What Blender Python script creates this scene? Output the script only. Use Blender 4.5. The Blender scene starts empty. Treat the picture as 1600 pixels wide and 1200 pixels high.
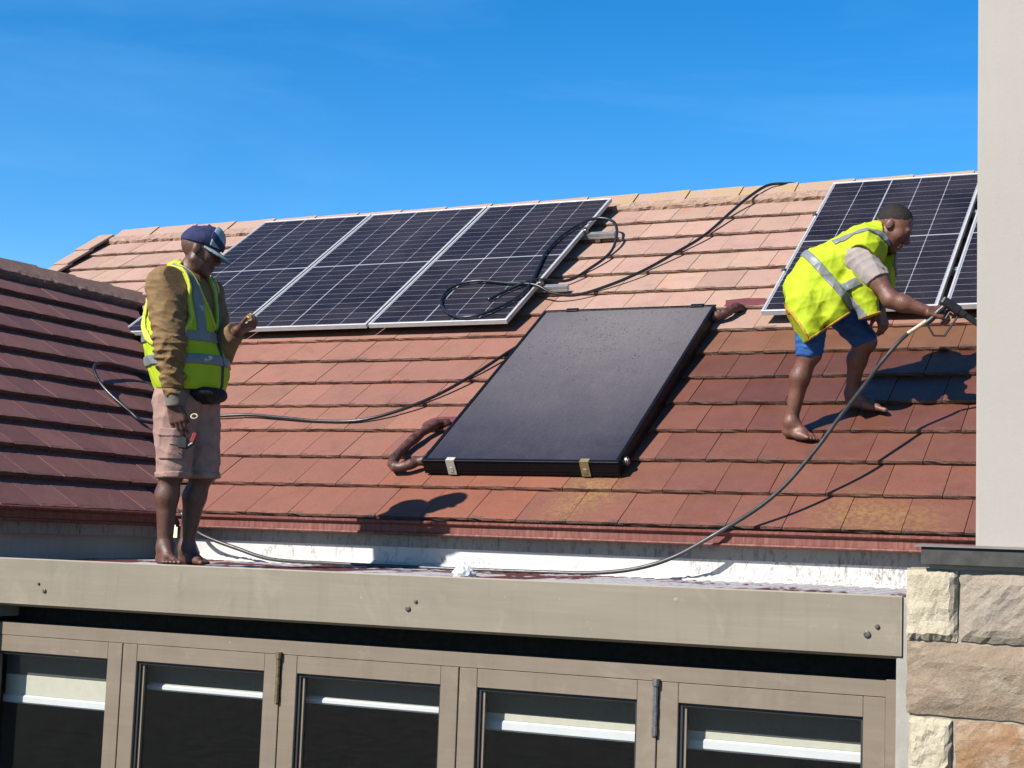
import bpy, bmesh, math, random
import numpy as np
from mathutils import Matrix, Vector

# ------------------------------------------------------------------ camera, light, exposure
SC = bpy.context.scene
COL = SC.collection
R = math.radians
PITCH = R(34.182)          # main roof
CPI, SPI, TPI = math.cos(PITCH), math.sin(PITCH), math.tan(PITCH)
G = 0.337                  # tile gauge
CAM = Vector((4.756, -7.655, -0.122))
yaw, pit, rol = R(-25.478), R(5.885), R(2.075)
fw = Vector((math.sin(yaw)*math.cos(pit), math.cos(yaw)*math.cos(pit), math.sin(pit)))
rt = Vector((math.cos(yaw), -math.sin(yaw), 0))
up = rt.cross(fw)
rt2 = rt*math.cos(rol) + up*math.sin(rol)
up2 = -rt*math.sin(rol) + up*math.cos(rol)
cam_data = bpy.data.cameras.new('camera')
cam_data.sensor_width = 36
cam_data.lens = 2386/1600*36
cam_data.clip_end = 3000
cam = bpy.data.objects.new('camera', cam_data)
COL.objects.link(cam)
m = Matrix((rt2, up2, -fw)).transposed().to_4x4()
m.translation = CAM
cam.matrix_world = m
SC.camera = cam

LIGHT = Vector((0.50, 1.0, -0.88)).normalized()       # the way the sunlight travels
sun_data = bpy.data.lights.new('sun', 'SUN')
sun_data.energy = 5.0
sun_data.angle = R(0.53)
sun_data.color = (1.0, 0.955, 0.89)
sun = bpy.data.objects.new('sun', sun_data)
COL.objects.link(sun)
sun.rotation_euler = LIGHT.to_track_quat('-Z', 'Y').to_euler()
sun.location = (-6, -12, 12)
world = bpy.data.worlds.new('World')
SC.world = world
world.use_nodes = True
wn, wl = world.node_tree.nodes, world.node_tree.links
wn.clear()
sky = wn.new('ShaderNodeTexSky')
sky.sky_type = 'NISHITA'
sky.sun_disc = False
sky.sun_elevation = math.asin(-LIGHT.z)
sky.sun_rotation = math.atan2(-LIGHT.x, -LIGHT.y)
sky.air_density = 1.0
sky.dust_density = 0.15
sky.ozone_density = 2.2
sky.altitude = 1500
hsv = wn.new('ShaderNodeHueSaturation')
hsv.inputs['Saturation'].default_value = 1.43
bg = wn.new('ShaderNodeBackground')
bg.inputs['Strength'].default_value = 0.092
wo = wn.new('ShaderNodeOutputWorld')
wtc = wn.new('ShaderNodeTexCoord'); wmp = wn.new('ShaderNodeMapping'); wmp.inputs['Scale'].default_value = (1.2, 1.2, 6.0); wmp.inputs['Rotation'].default_value = (0.1, 0.25, 0)
wno = wn.new('ShaderNodeTexNoise'); wno.inputs['Scale'].default_value = 2.2; wno.inputs['Detail'].default_value = 7; wno.inputs['Roughness'].default_value = 0.6; wno.inputs['Distortion'].default_value = 0.5
wcr = wn.new('ShaderNodeValToRGB'); wcr.color_ramp.elements[0].position = 0.48; wcr.color_ramp.elements[0].color = (0, 0, 0, 1); wcr.color_ramp.elements[1].position = 0.80; wcr.color_ramp.elements[1].color = (0.085, 0.085, 0.085, 1)
wmx = wn.new('ShaderNodeMix'); wmx.data_type = 'RGBA'; wmx.inputs[7].default_value = (3.2, 5.4, 7.6, 1)
wl.new(wtc.outputs['Generated'], wmp.inputs['Vector']); wl.new(wmp.outputs[0], wno.inputs['Vector']); wl.new(wno.outputs['Fac'], wcr.inputs[0])
wl.new(wcr.outputs[0], wmx.inputs[0])
wl.new(sky.outputs[0], hsv.inputs['Color'])
wl.new(hsv.outputs[0], wmx.inputs[6])
wl.new(wmx.outputs[2], bg.inputs[0])
wl.new(bg.outputs[0], wo.inputs[0])
SC.view_settings.view_transform = 'Standard'
SC.view_settings.look = 'None'
SC.view_settings.gamma = 1
SC.view_settings.exposure = 1.06
SC.view_settings.use_curve_mapping = False
SC.cycles.max_bounces = 8
SC.cycles.transparent_max_bounces = 12

rnd = random.Random(7)
# ------------------------------------------------------------------ helpers
WM = {}                                                # world matrix of every object made here
def link(o, parent=None, world=None):
    """link o; its own transform is its world transform, whatever the parent's"""
    COL.objects.link(o)
    WM[o.name] = world.copy() if world is not None else Matrix.Identity(4)
    if parent is not None:
        o.parent = parent
        o.matrix_parent_inverse = WM[parent.name].inverted()
    o.matrix_basis = WM[o.name]
    return o
def empty(name, loc, label, cat, group=None, rotz=0.0):
    o = bpy.data.objects.new(name, None)
    o.empty_display_size = 0.2
    link(o, None, Matrix.Translation(loc) @ Matrix.Rotation(rotz, 4, 'Z'))
    tag(o, label, cat, group)
    return o
def tag(o, label=None, cat=None, group=None, kind=None):
    if label: o['label'] = label
    if cat: o['category'] = cat
    if group: o['group'] = group
    if kind: o['kind'] = kind
    return o
class MB:
    """collects vertices and faces for one mesh"""
    def __init__(s): s.v = []; s.f = []
    def add(s, vs, fs, M=None):
        b = len(s.v)
        s.v += [tuple(M @ Vector(p)) if M is not None else tuple(p) for p in vs]
        s.f += [tuple(i+b for i in f) for f in fs]
        return s
    def box(s, a, b, M=None, ch=0.0):
        x0, y0, z0 = a; x1, y1, z1 = b
        if ch <= 0:
            vs = [(x, y, z) for z in (z0, z1) for y in (y0, y1) for x in (x0, x1)]
            return s.add(vs, [(0, 2, 3, 1), (4, 5, 7, 6), (0, 1, 5, 4), (2, 6, 7, 3), (0, 4, 6, 2), (1, 3, 7, 5)], M)
        bm = bmesh.new()
        bmesh.ops.create_cube(bm, size=1)
        for v in bm.verts:
            v.co = ((x0+x1)/2+v.co.x*(x1-x0), (y0+y1)/2+v.co.y*(y1-y0), (z0+z1)/2+v.co.z*(z1-z0))
        bmesh.ops.bevel(bm, geom=bm.edges[:], offset=ch, segments=1, affect='EDGES', profile=0.5)
        bm.verts.index_update()
        s.add([v.co[:] for v in bm.verts], [[v.index for v in f.verts] for f in bm.faces], M)
        bm.free()
        return s
    def tube(s, pts, r, n=8, closed_ends=True, M=None):
        pts = [Vector(p) for p in pts]
        rr = r if isinstance(r, (list, tuple)) else [r]*len(pts)
        vs, fs = [], []
        t0 = (pts[1]-pts[0]).normalized()
        nrm = t0.orthogonal().normalized()
        for i, p in enumerate(pts):
            t = (pts[min(i+1, len(pts)-1)]-pts[max(i-1, 0)]).normalized()
            nrm = (nrm - t*nrm.dot(t)).normalized()
            b = t.cross(nrm)
            for k in range(n):
                a = 2*math.pi*k/n
                vs.append(p + (nrm*math.cos(a)+b*math.sin(a))*rr[i])
        for i in range(len(pts)-1):
            for k in range(n):
                k2 = (k+1) % n
                fs.append((i*n+k, i*n+k2, (i+1)*n+k2, (i+1)*n+k))
        if closed_ends:
            fs.append(tuple(range(n-1, -1, -1)))
            fs.append(tuple((len(pts)-1)*n+k for k in range(n)))
        return s.add(vs, fs, M)
    def prism(s, prof, x0, x1, axis='X', M=None):
        """closed profile [(a,b)] extruded along an axis"""
        n = len(prof)
        f = {'X': lambda a, b, t: (t, a, b), 'Y': lambda a, b, t: (a, t, b), 'Z': lambda a, b, t: (a, b, t)}[axis]
        vs = [f(a, b, x0) for a, b in prof]+[f(a, b, x1) for a, b in prof]
        fs = [(i, (i+1) % n, n+(i+1) % n, n+i) for i in range(n)]
        fs += [tuple(range(n-1, -1, -1)), tuple(range(n, 2*n))]
        return s.add(vs, fs, M)
    def mesh(s, name, mat, smooth=False):
        me = bpy.data.meshes.new(name)
        me.from_pydata(s.v, [], s.f)
        bm = bmesh.new(); bm.from_mesh(me)
        bmesh.ops.recalc_face_normals(bm, faces=bm.faces[:])
        bm.to_mesh(me); bm.free()
        if mat: me.materials.append(mat)
        if smooth:
            me.polygons.foreach_set('use_smooth', [True]*len(me.polygons))
        return me
    def build(s, name, mat, parent=None, smooth=False, world=None):
        o = bpy.data.objects.new(name, s.mesh(name, mat, smooth))
        return link(o, parent, world)
def inst(name, me, parent, world):
    return link(bpy.data.objects.new(name, me), parent, world)
def spline(pts, n=10):
    P = [Vector(p) for p in pts]
    P = [P[0]*2-P[1]]+P+[P[-1]*2-P[-2]]
    out = []
    for i in range(1, len(P)-2):
        for k in range(n):
            t = k/n
            a, b, c, d = P[i-1], P[i], P[i+1], P[i+2]
            out.append(0.5*((2*b)+(c-a)*t+(2*a-5*b+4*c-d)*t*t+(3*b-a-3*c+d)*t**3))
    out.append(P[-2])
    return out
def rp(x, s, h=0.0):
    """point on the main roof: x along the eave, s up the slope, h above the tile tops"""
    return Vector((x, s*CPI-h*SPI, s*SPI+h*CPI))
def roofM(x, s, h=0.0):
    return Matrix.Translation(rp(x, s, h)) @ Matrix.Rotation(PITCH, 4, 'X')

# ------------------------------------------------------------------ materials
class NT:
    K = 0.455                                           # albedos below were judged at exposure 0; this brings them to the exposure set above
    def __init__(s, name):
        s.m = bpy.data.materials.new(name); s.m.use_nodes = True
        s.t = s.m.node_tree; s.b = s.t.nodes['Principled BSDF']; s.out = s.t.nodes['Material Output']
        s.pos = s.t.nodes.new('ShaderNodeNewGeometry').outputs['Position']
    def n(s, typ, **kw):
        x = s.t.nodes.new(typ)
        for k, v in kw.items(): setattr(x, k, v)
        return x
    def l(s, a, b): s.t.links.new(a, b)
    def noise(s, scale, detail=4, rough=0.55, stretch=None, vec=None, dist=0.0):
        v = vec or s.pos
        if stretch:
            mp = s.n('ShaderNodeMapping'); mp.inputs['Scale'].default_value = stretch
            s.l(v, mp.inputs['Vector']); v = mp.outputs[0]
        x = s.n('ShaderNodeTexNoise'); x.inputs['Scale'].default_value = scale
        x.inputs['Detail'].default_value = detail; x.inputs['Roughness'].default_value = rough
        x.inputs['Distortion'].default_value = dist
        s.l(v, x.inputs['Vector']); return x.outputs['Fac']
    def ramp(s, fac, stops):
        x = s.n('ShaderNodeValToRGB'); e = x.color_ramp.elements
        while len(e) < len(stops): e.new(0.5)
        for el, (p, c) in zip(e, stops):
            el.position = p; el.color = (c, c, c, 1) if isinstance(c, (int, float)) else (*c, 1)
        s.l(fac, x.inputs[0]); return x.outputs[0]
    def mix(s, fac, a, b, mode='MIX'):
        x = s.n('ShaderNodeMix', data_type='RGBA', blend_type=mode)
        for q, v in ((0, fac), (6, a), (7, b)):
            sock = x.inputs[q]
            if hasattr(v, 'links'): s.l(v, sock)
            elif isinstance(v, (int, float)): sock.default_value = v if q == 0 else (v, v, v, 1)
            else: sock.default_value = (*v, 1)
        return x.outputs[2]
    def math(s, op, a, b=0.0, clamp=False):
        x = s.n('ShaderNodeMath', operation=op, use_clamp=clamp)
        for sock, v in ((x.inputs[0], a), (x.inputs[1], b)):
            if hasattr(v, 'links'): s.l(v, sock)
            else: sock.default_value = v
        return x.outputs[0]
    def near(s, c, r):
        """1 at world point c falling to 0 at distance r"""
        x = s.n('ShaderNodeVectorMath', operation='DISTANCE'); s.l(s.pos, x.inputs[0]); x.inputs[1].default_value = c
        return s.math('SUBTRACT', 1.0, s.math('DIVIDE', x.outputs['Value'], r), True)
    def bump(s, h, strength=0.3, dist=0.01):
        x = s.n('ShaderNodeBump'); x.inputs['Strength'].default_value = strength; x.inputs['Distance'].default_value = dist
        s.l(h, x.inputs['Height']); s.l(x.outputs[0], s.b.inputs['Normal'])
    def set(s, color=None, rough=None, metal=None, spec=None, coat=None):
        for nm, v in (('Base Color', color), ('Roughness', rough), ('Metallic', metal), ('Specular IOR Level', spec), ('Coat Weight', coat)):
            if v is None: continue
            if nm == 'Base Color': v = s.mix(1.0, v, s.K, 'MULTIPLY')
            if hasattr(v, 'links'): s.l(v, s.b.inputs[nm])
            elif isinstance(v, tuple): s.b.inputs[nm].default_value = (*v, 1)
            else: s.b.inputs[nm].default_value = v
        return s.m
def simple(name, c, rough=0.6, var=0.18, scale=12, metal=0.0, spec=0.5, bump=0.0, bscale=80, stretch=None):
    """a plain colour that varies a little, with fine relief"""
    t = NT(name)
    f = t.ramp(t.noise(scale, 5, 0.6, stretch), [(0.3, 1-var), (0.7, 1+var*0.6)])
    col = t.mix(1.0, c, f, 'MULTIPLY')
    if bump: t.bump(t.noise(bscale, 4, 0.6), bump, 0.004)
    r = t.ramp(t.noise(scale*2.3, 3), [(0.3, max(rough-0.08, 0.02)), (0.7, min(rough+0.1, 1))])
    return t.set(col, r, metal, spec)

def tile_material(edge=False):
    t = NT('concrete_tile_edge' if edge else 'concrete_tile')
    oi = t.n('ShaderNodeObjectInfo')
    wet = oi.outputs['Alpha']
    fine = t.ramp(t.noise(70, 6, 0.7), [(0.25, 0.80), (0.75, 1.14)])
    blot = t.ramp(t.noise(5.0, 5, 0.6, dist=0.6), [(0.25, 0.84), (0.5, 1.0), (0.8, 1.08)])
    scr = t.ramp(t.noise(34, 5, 0.7, (0.35, 2.2, 2.2)), [(0.55, 0.0), (0.72, 0.35)])
    rv = t.math('ADD', t.math('MULTIPLY', oi.outputs['Random'], 0.13), 0.935)
    c = t.mix(1.0, oi.outputs['Color'], fine, 'MULTIPLY')
    c = t.mix(1.0, c, blot, 'MULTIPLY')
    c = t.mix(1.0, c, rv, 'MULTIPLY')
    c = t.mix(scr, c, t.mix(1.0, c, (0.70, 0.66, 0.66), 'MULTIPLY'))
    # rusty orange runs and pale scuffs
    runs = t.ramp(t.noise(3.2, 5, 0.62, (2.6, 0.8, 0.8)), [(0.56, 0.0), (0.74, 0.55)])
    c = t.mix(runs, c, t.mix(1.0, c, (1.18, 0.82, 0.62), 'MULTIPLY'))
    specks = t.ramp(t.noise(160, 2, 0.5), [(0.70, 0.0), (0.76, 0.5)])
    c = t.mix(t.math('MULTIPLY', specks, 0.5), c, (0.62, 0.47, 0.38))
    # yellow lichen where the drips run
    for ctr, r, amt in (((3.00, 0.13, 0.09), 0.30, 0.75), ((3.28, 0.10, 0.06), 0.26, 0.55), ((1.50, 0.28, 0.19), 0.26, 0.8), ((1.42, 0.10, 0.06), 0.22, 0.5), ((2.05, 2.2, 1.5), 0.35, 0.35)):
        k = t.math('MULTIPLY', t.math('MULTIPLY', t.near(ctr, r), t.ramp(t.noise(38, 5, 0.7), [(0.42, 0.0), (0.6, 1.0)])), amt, True)
        c = t.mix(k, c, (0.46, 0.30, 0.07))
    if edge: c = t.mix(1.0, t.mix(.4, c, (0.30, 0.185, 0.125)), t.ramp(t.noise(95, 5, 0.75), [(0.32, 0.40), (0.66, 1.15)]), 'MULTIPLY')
    drk = t.math('SUBTRACT', 1.0, t.math('MULTIPLY', wet, 0.22))
    c = t.mix(1.0, c, drk, 'MULTIPLY')
    rg = t.math('SUBTRACT', t.ramp(t.noise(9, 4), [(0.3, 0.78), (0.7, 0.92)]), t.math('MULTIPLY', wet, 0.48))
    h = t.math('ADD', t.noise(140, 5, 0.7), t.math('MULTIPLY', t.noise(22, 4, 0.6), 0.8))
    t.bump(h, 1.0 if edge else 0.5, 0.008 if edge else 0.004)
    return t.set(c, rg, 0.0, 0.45)
M = {}
M['tile'] = tile_material()
M['tile_edge'] = tile_material(True)
M['mortar'] = simple('mortar', (0.52, 0.33, 0.24), 0.9, 0.35, 30, bump=1.0, bscale=60)
def ridge_material():
    t = NT('ridge_tile')
    c = t.mix(t.math('MULTIPLY', t.ramp(t.noise(9, 6, 0.7), [(0.45, 0.0), (0.62, 1.0)]), t.math('ADD', t.math('MULTIPLY', t.near((1.4, 4.1, 2.8), 2.6), 1.6), .08, True)), (0.60, 0.385, 0.295), (0.60, 0.42, 0.16))
    c = t.mix(1.0, c, t.ramp(t.noise(60, 5, 0.7), [(0.3, 0.82), (0.7, 1.1)]), 'MULTIPLY')
    t.bump(t.noise(90, 5, 0.7), 0.6, 0.005)
    return t.set(c, 0.88)
M['ridge'] = ridge_material()
M['wridge'] = simple('dark_ridge_tile', (0.36, 0.19, 0.14), 0.85, 0.3, 15, bump=0.6, bscale=70)
M['deck'] = simple('underlay', (0.05, 0.035, 0.03), 0.9)
M['valley'] = simple('valley_metal', (0.10, 0.05, 0.045), 0.6)
def gutter_material():
    t = NT('gutter_paint')
    st = t.math('MULTIPLY', t.ramp(t.noise(7, 5, 0.65, (7, 7, 0.35)), [(0.42, 0.0), (0.62, 1.0)]), t.ramp(t.noise(1.1, 3), [(0.35, 0.25), (0.6, 1.0)]))
    c = t.mix(t.math('MULTIPLY', st, .62), (0.205, 0.050, 0.034), (0.43, 0.18, 0.13))
    c = t.mix(t.ramp(t.noise(40, 4), [(0.55, 0.0), (0.8, 0.5)]), c, (0.20, 0.045, 0.03))
    t.bump(t.noise(50, 3), 0.15, 0.003)
    return t.set(c, t.ramp(t.noise(20), [(0.3, 0.5), (0.7, 0.7)]), 0.0, 0.3)
M['gutter'] = gutter_material()
def dirty(name, base, dirt, amount=0.5, streak=(6, 6, 0.6), rough=0.75, scale=10, bumpk=0.3):
    t = NT(name)
    s1 = t.ramp(t.noise(scale, 6, 0.7, streak), [(0.50, 0.0), (0.72, amount)])
    s2 = t.ramp(t.noise(45, 5, 0.75), [(0.60, 0.0), (0.70, amount)])
    c = t.mix(s1, base, dirt)
    c = t.mix(s2, c, dirt)
    c = t.mix(1.0, c, t.ramp(t.noise(3, 4), [(0.3, 0.9), (0.7, 1.05)]), 'MULTIPLY')
    t.bump(t.noise(35, 5, 0.65), bumpk, 0.008)
    return t.set(c, rough)
def wall_material():
    t = NT('white_wall_paint')
    c = t.mix(t.ramp(t.noise(6, 6, 0.7), [(0.45, 0.0), (0.75, 0.5)]), (0.86, 0.83, 0.79), (0.66, 0.58, 0.52))
    lines = t.math('ABSOLUTE', t.math('SUBTRACT', t.noise(5, 4, 0.55, (1.6, 1.6, 0.7), dist=0.6), 0.5))
    crack = t.math('MULTIPLY', t.ramp(lines, [(0.0, 0.5), (0.016, 0.0)]), t.ramp(t.noise(2.2, 3), [(0.42, 0.0), (0.58, 1.0)]))
    c = t.mix(crack, c, (0.16, 0.12, 0.10))
    mould = t.math('MULTIPLY', t.ramp(t.noise(40, 6, 0.75, (1.5, 1.5, 0.5)), [(0.50, 0.0), (0.66, 0.9)]), t.near((3.2, 0.0, -.2), 1.3))
    c = t.mix(mould, c, (0.14, 0.10, 0.085))
    t.bump(t.math('ADD', t.noise(30, 5, 0.65), t.math('MULTIPLY', crack, -1.0)), 0.4, 0.010)
    return t.set(c, 0.75)
M['white_wall'] = wall_material()
M['wing_wall'] = dirty('wing_wall_paint', (0.62, 0.60, 0.57), (0.35, 0.32, 0.30), 0.3)
M['eave_board'] = dirty('eave_board', (0.40, 0.385, 0.36), (0.06, 0.05, 0.045), 0.85, (4, 4, 1.2))
def sheet_material():
    t = NT('painted_roof_sheet')
    k = t.ramp(t.noise(2.0, 6, 0.6, (1.0, 0.7, 1.0), dist=0.4), [(0.46, 0.0), (0.51, 1.0)])
    k2 = t.ramp(t.noise(30, 4, 0.6, (3.0, 0.5, 1.0)), [(0.30, 0.55), (0.50, 1.0)])
    c = t.mix(t.math('MULTIPLY', k, k2), (0.20, 0.045, 0.03), (0.86, 0.82, 0.80))
    t.bump(t.noise(40, 4), 0.3, 0.006)
    return t.set(c, 0.6)
M['sheet'] = sheet_material()
def fascia_material(name, base, dark, light):
    t = NT(name)
    c = t.mix(t.ramp(t.noise(2.0, 4, 0.6, (0.5, 1, 4)), [(0.3, 0.0), (0.7, 1.0)]), base, dark)
    c = t.mix(t.ramp(t.noise(26, 4, 0.65, (0.06, 1, 3)), [(0.42, 0.0), (0.7, 0.6)]), c, dark)
    c = t.mix(t.ramp(t.noise(9, 5, 0.65, (1.6, 1.6, 0.16)), [(0.54, 0.0), (0.74, 0.45)]), c, tuple(q*.78 for q in dark))
    c = t.mix(t.ramp(t.noise(2.7, 6, 0.7, dist=1.0), [(0.56, 0.0), (0.74, 0.4)]), c, light)
    c = t.mix(t.ramp(t.noise(19, 2, 0.5), [(0.76, 0.0), (0.79, 0.7)]), c, light)
    c = t.mix(t.ramp(t.noise(48, 2, 0.5), [(0.765, 0.0), (0.79, 0.8)]), c, light)
    c = t.mix(t.ramp(t.noise(5.5, 6, 0.75), [(0.60, 0.0), (0.78, 0.4)]), c, light)
    t.bump(t.noise(1.2, 3, 0.5, (1, 1, 14)), 0.10, 0.01)
    return t.set(c, t.ramp(t.noise(7), [(0.3, 0.42), (0.7, 0.6)]))
M['fascia'] = fascia_material('fascia_paint', (0.378, 0.312, 0.222), (0.305, 0.255, 0.180), (0.55, 0.47, 0.36))
M['frame'] = fascia_material('door_frame_paint', (0.312, 0.236, 0.163), (0.26, 0.197, 0.137), (0.48, 0.38, 0.285))
M['jamb'] = simple('grey_jamb_paint', (0.50, 0.47, 0.41), 0.7, 0.2, 6, bump=0.3)
M['black'] = simple('recess_shade_black', (0.012, 0.011, 0.012), 0.9)  # stands in for the shade under the fascia
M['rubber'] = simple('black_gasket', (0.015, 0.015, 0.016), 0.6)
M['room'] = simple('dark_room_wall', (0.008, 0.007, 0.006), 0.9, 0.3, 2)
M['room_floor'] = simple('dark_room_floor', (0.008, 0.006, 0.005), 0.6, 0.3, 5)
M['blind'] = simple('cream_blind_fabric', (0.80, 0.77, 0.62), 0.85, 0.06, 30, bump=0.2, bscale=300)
M['blind_shaded'] = simple('shaded_cream_blind_fabric', (0.085, 0.09, 0.08), 0.85, 0.1, 30, bump=0.2, bscale=300)  # the cream fabric with its shade put into the colour
M['bar'] = simple('white_blind_bar', (1.0, 1.0, 1.0), 0.4, 0.05)
def glass_material():
    t = NT('window_glass')
    tr = t.n('ShaderNodeBsdfTransparent'); tr.inputs[0].default_value = (0.96, 0.965, 0.96, 1)
    gl = t.n('ShaderNodeBsdfGlossy'); gl.inputs['Roughness'].default_value = 0.015
    lw = t.n('ShaderNodeLayerWeight'); lw.inputs[0].default_value = 0.5
    fr = t.math('ADD', t.math('MULTIPLY', t.math('POWER', lw.outputs['Facing'], 5.0), .9), .03)
    mx = t.n('ShaderNodeMixShader')
    df = t.n('ShaderNodeBsdfDiffuse'); df.inputs[0].default_value = (0.45, 0.43, 0.40, 1)
    dust = t.ramp(t.noise(70, 4, 0.7), [(0.66, 0.0), (0.82, 0.008)])
    mx2 = t.n('ShaderNodeMixShader')
    t.l(fr, mx.inputs[0]); t.l(tr.outputs[0], mx.inputs[1]); t.l(gl.outputs[0], mx.inputs[2])
    t.l(dust, mx2.inputs[0]); t.l(mx.outputs[0], mx2.inputs[1]); t.l(df.outputs[0], mx2.inputs[2])
    t.l(mx2.outputs[0], t.out.inputs[0])
    return t.m
M['glass'] = glass_material()
M['brass'] = simple('weathered_brass', (0.34, 0.25, 0.13), 0.5, 0.4, 40, metal=0.6)
M['steel'] = simple('zinc_steel', (0.42, 0.40, 0.38), 0.4, 0.3, 30, metal=0.8)
M['bolt'] = simple('weathered_bolt', (0.16, 0.145, 0.125), 0.5, 0.4, 60, metal=0.3)
def plaster_material():
    t = NT('pier_plaster')
    c = t.mix(t.ramp(t.noise(1.3, 6, 0.65, (1.0, 1.0, 0.5)), [(0.3, 0.0), (0.7, 1.0)]), (0.575, 0.525, 0.46), (0.515, 0.468, 0.405))
    c = t.mix(t.ramp(t.noise(13, 5, 0.7, (2.5, 2.5, 0.5)), [(0.55, 0.0), (0.8, 0.30)]), c, (0.43, 0.385, 0.33))
    c = t.mix(t.ramp(t.noise(85, 3, 0.6), [(0.70, 0.0), (0.75, 0.45)]), c, (0.42, 0.38, 0.33))
    t.bump(t.math('ADD', t.math('MULTIPLY', t.noise(4, 5, 0.6, (1, 1, 2)), 2.0), t.noise(75, 4, 0.6)), 0.07, 0.010)
    return t.set(c, 0.85)
M['plaster'] = plaster_material()
M['cap'] = simple('dark_cap_metal', (0.045, 0.044, 0.036), 0.75, 0.35, 9, bump=0.15)
M['cap_edge'] = simple('cap_lip_metal', (0.30, 0.27, 0.24), 0.5)
def stone_material(name, a, b, c3):
    t = NT(name)
    c = t.mix(t.ramp(t.noise(4.5, 6, 0.65, dist=0.8), [(0.35, 0.0), (0.62, 1.0)]), a, b)
    c = t.mix(t.ramp(t.noise(9, 6, 0.7), [(0.52, 0.0), (0.72, 0.8)]), c, c3)
    c = t.mix(1.0, c, t.ramp(t.noise(120, 4, 0.7), [(0.3, 0.85), (0.7, 1.1)]), 'MULTIPLY')
    t.bump(t.math('ADD', t.noise(60, 6, 0.75), t.math('MULTIPLY', t.noise(11, 6, 0.7), 1.5)), 0.7, 0.012)
    return t.set(c, 0.9)
M['stone_cream'] = stone_material('cream_sandstone', (0.80, 0.70, 0.50), (0.72, 0.61, 0.43), (0.84, 0.77, 0.62))
M['stone_grey'] = stone_material('grey_sandstone', (0.44, 0.37, 0.30), (0.52, 0.42, 0.31), (0.62, 0.53, 0.41))
M['stone_tan'] = stone_material('tan_sandstone', (0.50, 0.37, 0.25), (0.38, 0.28, 0.19), (0.62, 0.52, 0.40))
M['stone_rust'] = stone_material('rust_sandstone', (0.54, 0.38, 0.25), (0.42, 0.23, 0.11), (0.64, 0.53, 0.40))
M['pier_mortar'] = simple('pier_mortar', (0.50, 0.42, 0.31), 0.95, 0.25, 25, bump=0.8, bscale=60)
M['alu'] = simple('white_aluminium', (0.78, 0.78, 0.77), 0.38, 0.10, 20, metal=0.15)
M['alu_raw'] = simple('mill_aluminium', (0.72, 0.72, 0.71), 0.35, 0.15, 25, metal=0.5)
def cell_material():
    t = NT('silicon_cell')
    oi = t.n('ShaderNodeObjectInfo')
    c = t.mix(oi.outputs['Random'], (0.010, 0.008, 0.013), (0.019, 0.015, 0.022))
    d = t.ramp(t.noise(1.8, 6, 0.65, dist=0.5), [(0.35, 0.10), (0.72, 0.55)])
    d2 = t.ramp(t.noise(120, 4, 0.75), [(0.45, 0.3), (0.7, 1.0)])
    c = t.mix(t.math('MULTIPLY', d, d2), c, (0.17, 0.135, 0.135))
    return t.set(c, t.ramp(t.noise(30), [(0.3, 0.16), (0.7, 0.30)]), 0.0, 0.09)
M['cell'] = cell_material()
M['backsheet'] = simple('white_backsheet', (0.50, 0.49, 0.53), 0.2, 0.06)
def absorber_material():
    t = NT('collector_glass')
    # dried dust plus sky reflection painted into the colour, thinning towards the rinsed lower edge
    dust = t.math('ADD', t.math('MULTIPLY', t.near(tuple(rp(1.05, 2.35, 0.1)), 1.9), .95), t.math('MULTIPLY', t.ramp(t.noise(2.6, 6, 0.65, dist=0.6), [(0.3, 0.0), (0.7, 1.0)]), .14), True)
    vor = t.n('ShaderNodeTexVoronoi'); vor.inputs['Scale'].default_value = 44; vor.inputs['Randomness'].default_value = 1.0
    t.l(t.pos, vor.inputs['Vector'])
    drops = t.ramp(vor.outputs['Distance'], [(0.14, 1.0), (0.26, 0.0)])
    zone = t.math('MULTIPLY', t.near(tuple(rp(0.95, 2.1, 0.1)), 0.95), t.ramp(t.noise(9, 4, 0.6), [(0.46, 0.0), (0.60, 2.2)]), True)
    c = t.mix(dust, (0.034, 0.034, 0.050), (0.215, 0.190, 0.188))
    c = t.mix(t.ramp(t.noise(95, 5, 0.75), [(0.40, 0.0), (0.70, 0.8)]), c, t.mix(1.0, c, (1.5, 1.42, 1.35), 'MULTIPLY'))
    st = t.ramp(t.noise(30, 4, 0.6, (3.0, 0.25, 0.25)), [(0.5, 0.0), (0.75, 0.30)])
    c = t.mix(st, c, t.mix(1.0, c, (1.6, 1.5, 1.45), 'MULTIPLY'))
    c = t.mix(t.math('MULTIPLY', drops, zone), c, (0.03, 0.026, 0.03))
    c = t.mix(t.ramp(t.noise(170, 2), [(0.71, 0.0), (0.76, 0.5)]), c, (0.42, 0.38, 0.36))
    h = t.math('ADD', t.noise(120, 3, 0.6), t.math('MULTIPLY', drops, zone))
    t.bump(h, 0.30, 0.004)
    return t.set(c, t.ramp(t.noise(12, 4), [(0.3, 0.14), (0.7, 0.32)]), 0.0, 0.16)
M['absorber'] = absorber_material()
M['black_metal'] = simple('black_anodised', (0.007, 0.007, 0.009), 0.45, 0.3, 20, spec=0.15)
M['clip_cream'] = simple('cream_clip', (0.68, 0.64, 0.54), 0.5, 0.1)
M['clip_brass'] = simple('yellowed_clip', (0.50, 0.40, 0.20), 0.4, 0.25, 30, metal=0.4)
M['lagging'] = simple('brown_pipe_lagging', (0.155, 0.055, 0.036), 0.5, 0.75, 28, bump=1.0, bscale=50)
M['flashing'] = simple('red_flashing_compound', (0.24, 0.06, 0.055), 0.55, 0.25, 16, bump=0.4, bscale=30)
M['hose'] = simple('black_rubber_hose', (0.018, 0.018, 0.019), 0.38, 0.3, 20)
M['hose_dusty'] = simple('dusty_rubber_hose', (0.055, 0.052, 0.052), 0.42, 0.3, 15)
M['cloth_white'] = simple('white_plastic_bag', (0.80, 0.80, 0.82), 0.45, 0.06, 30)
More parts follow.
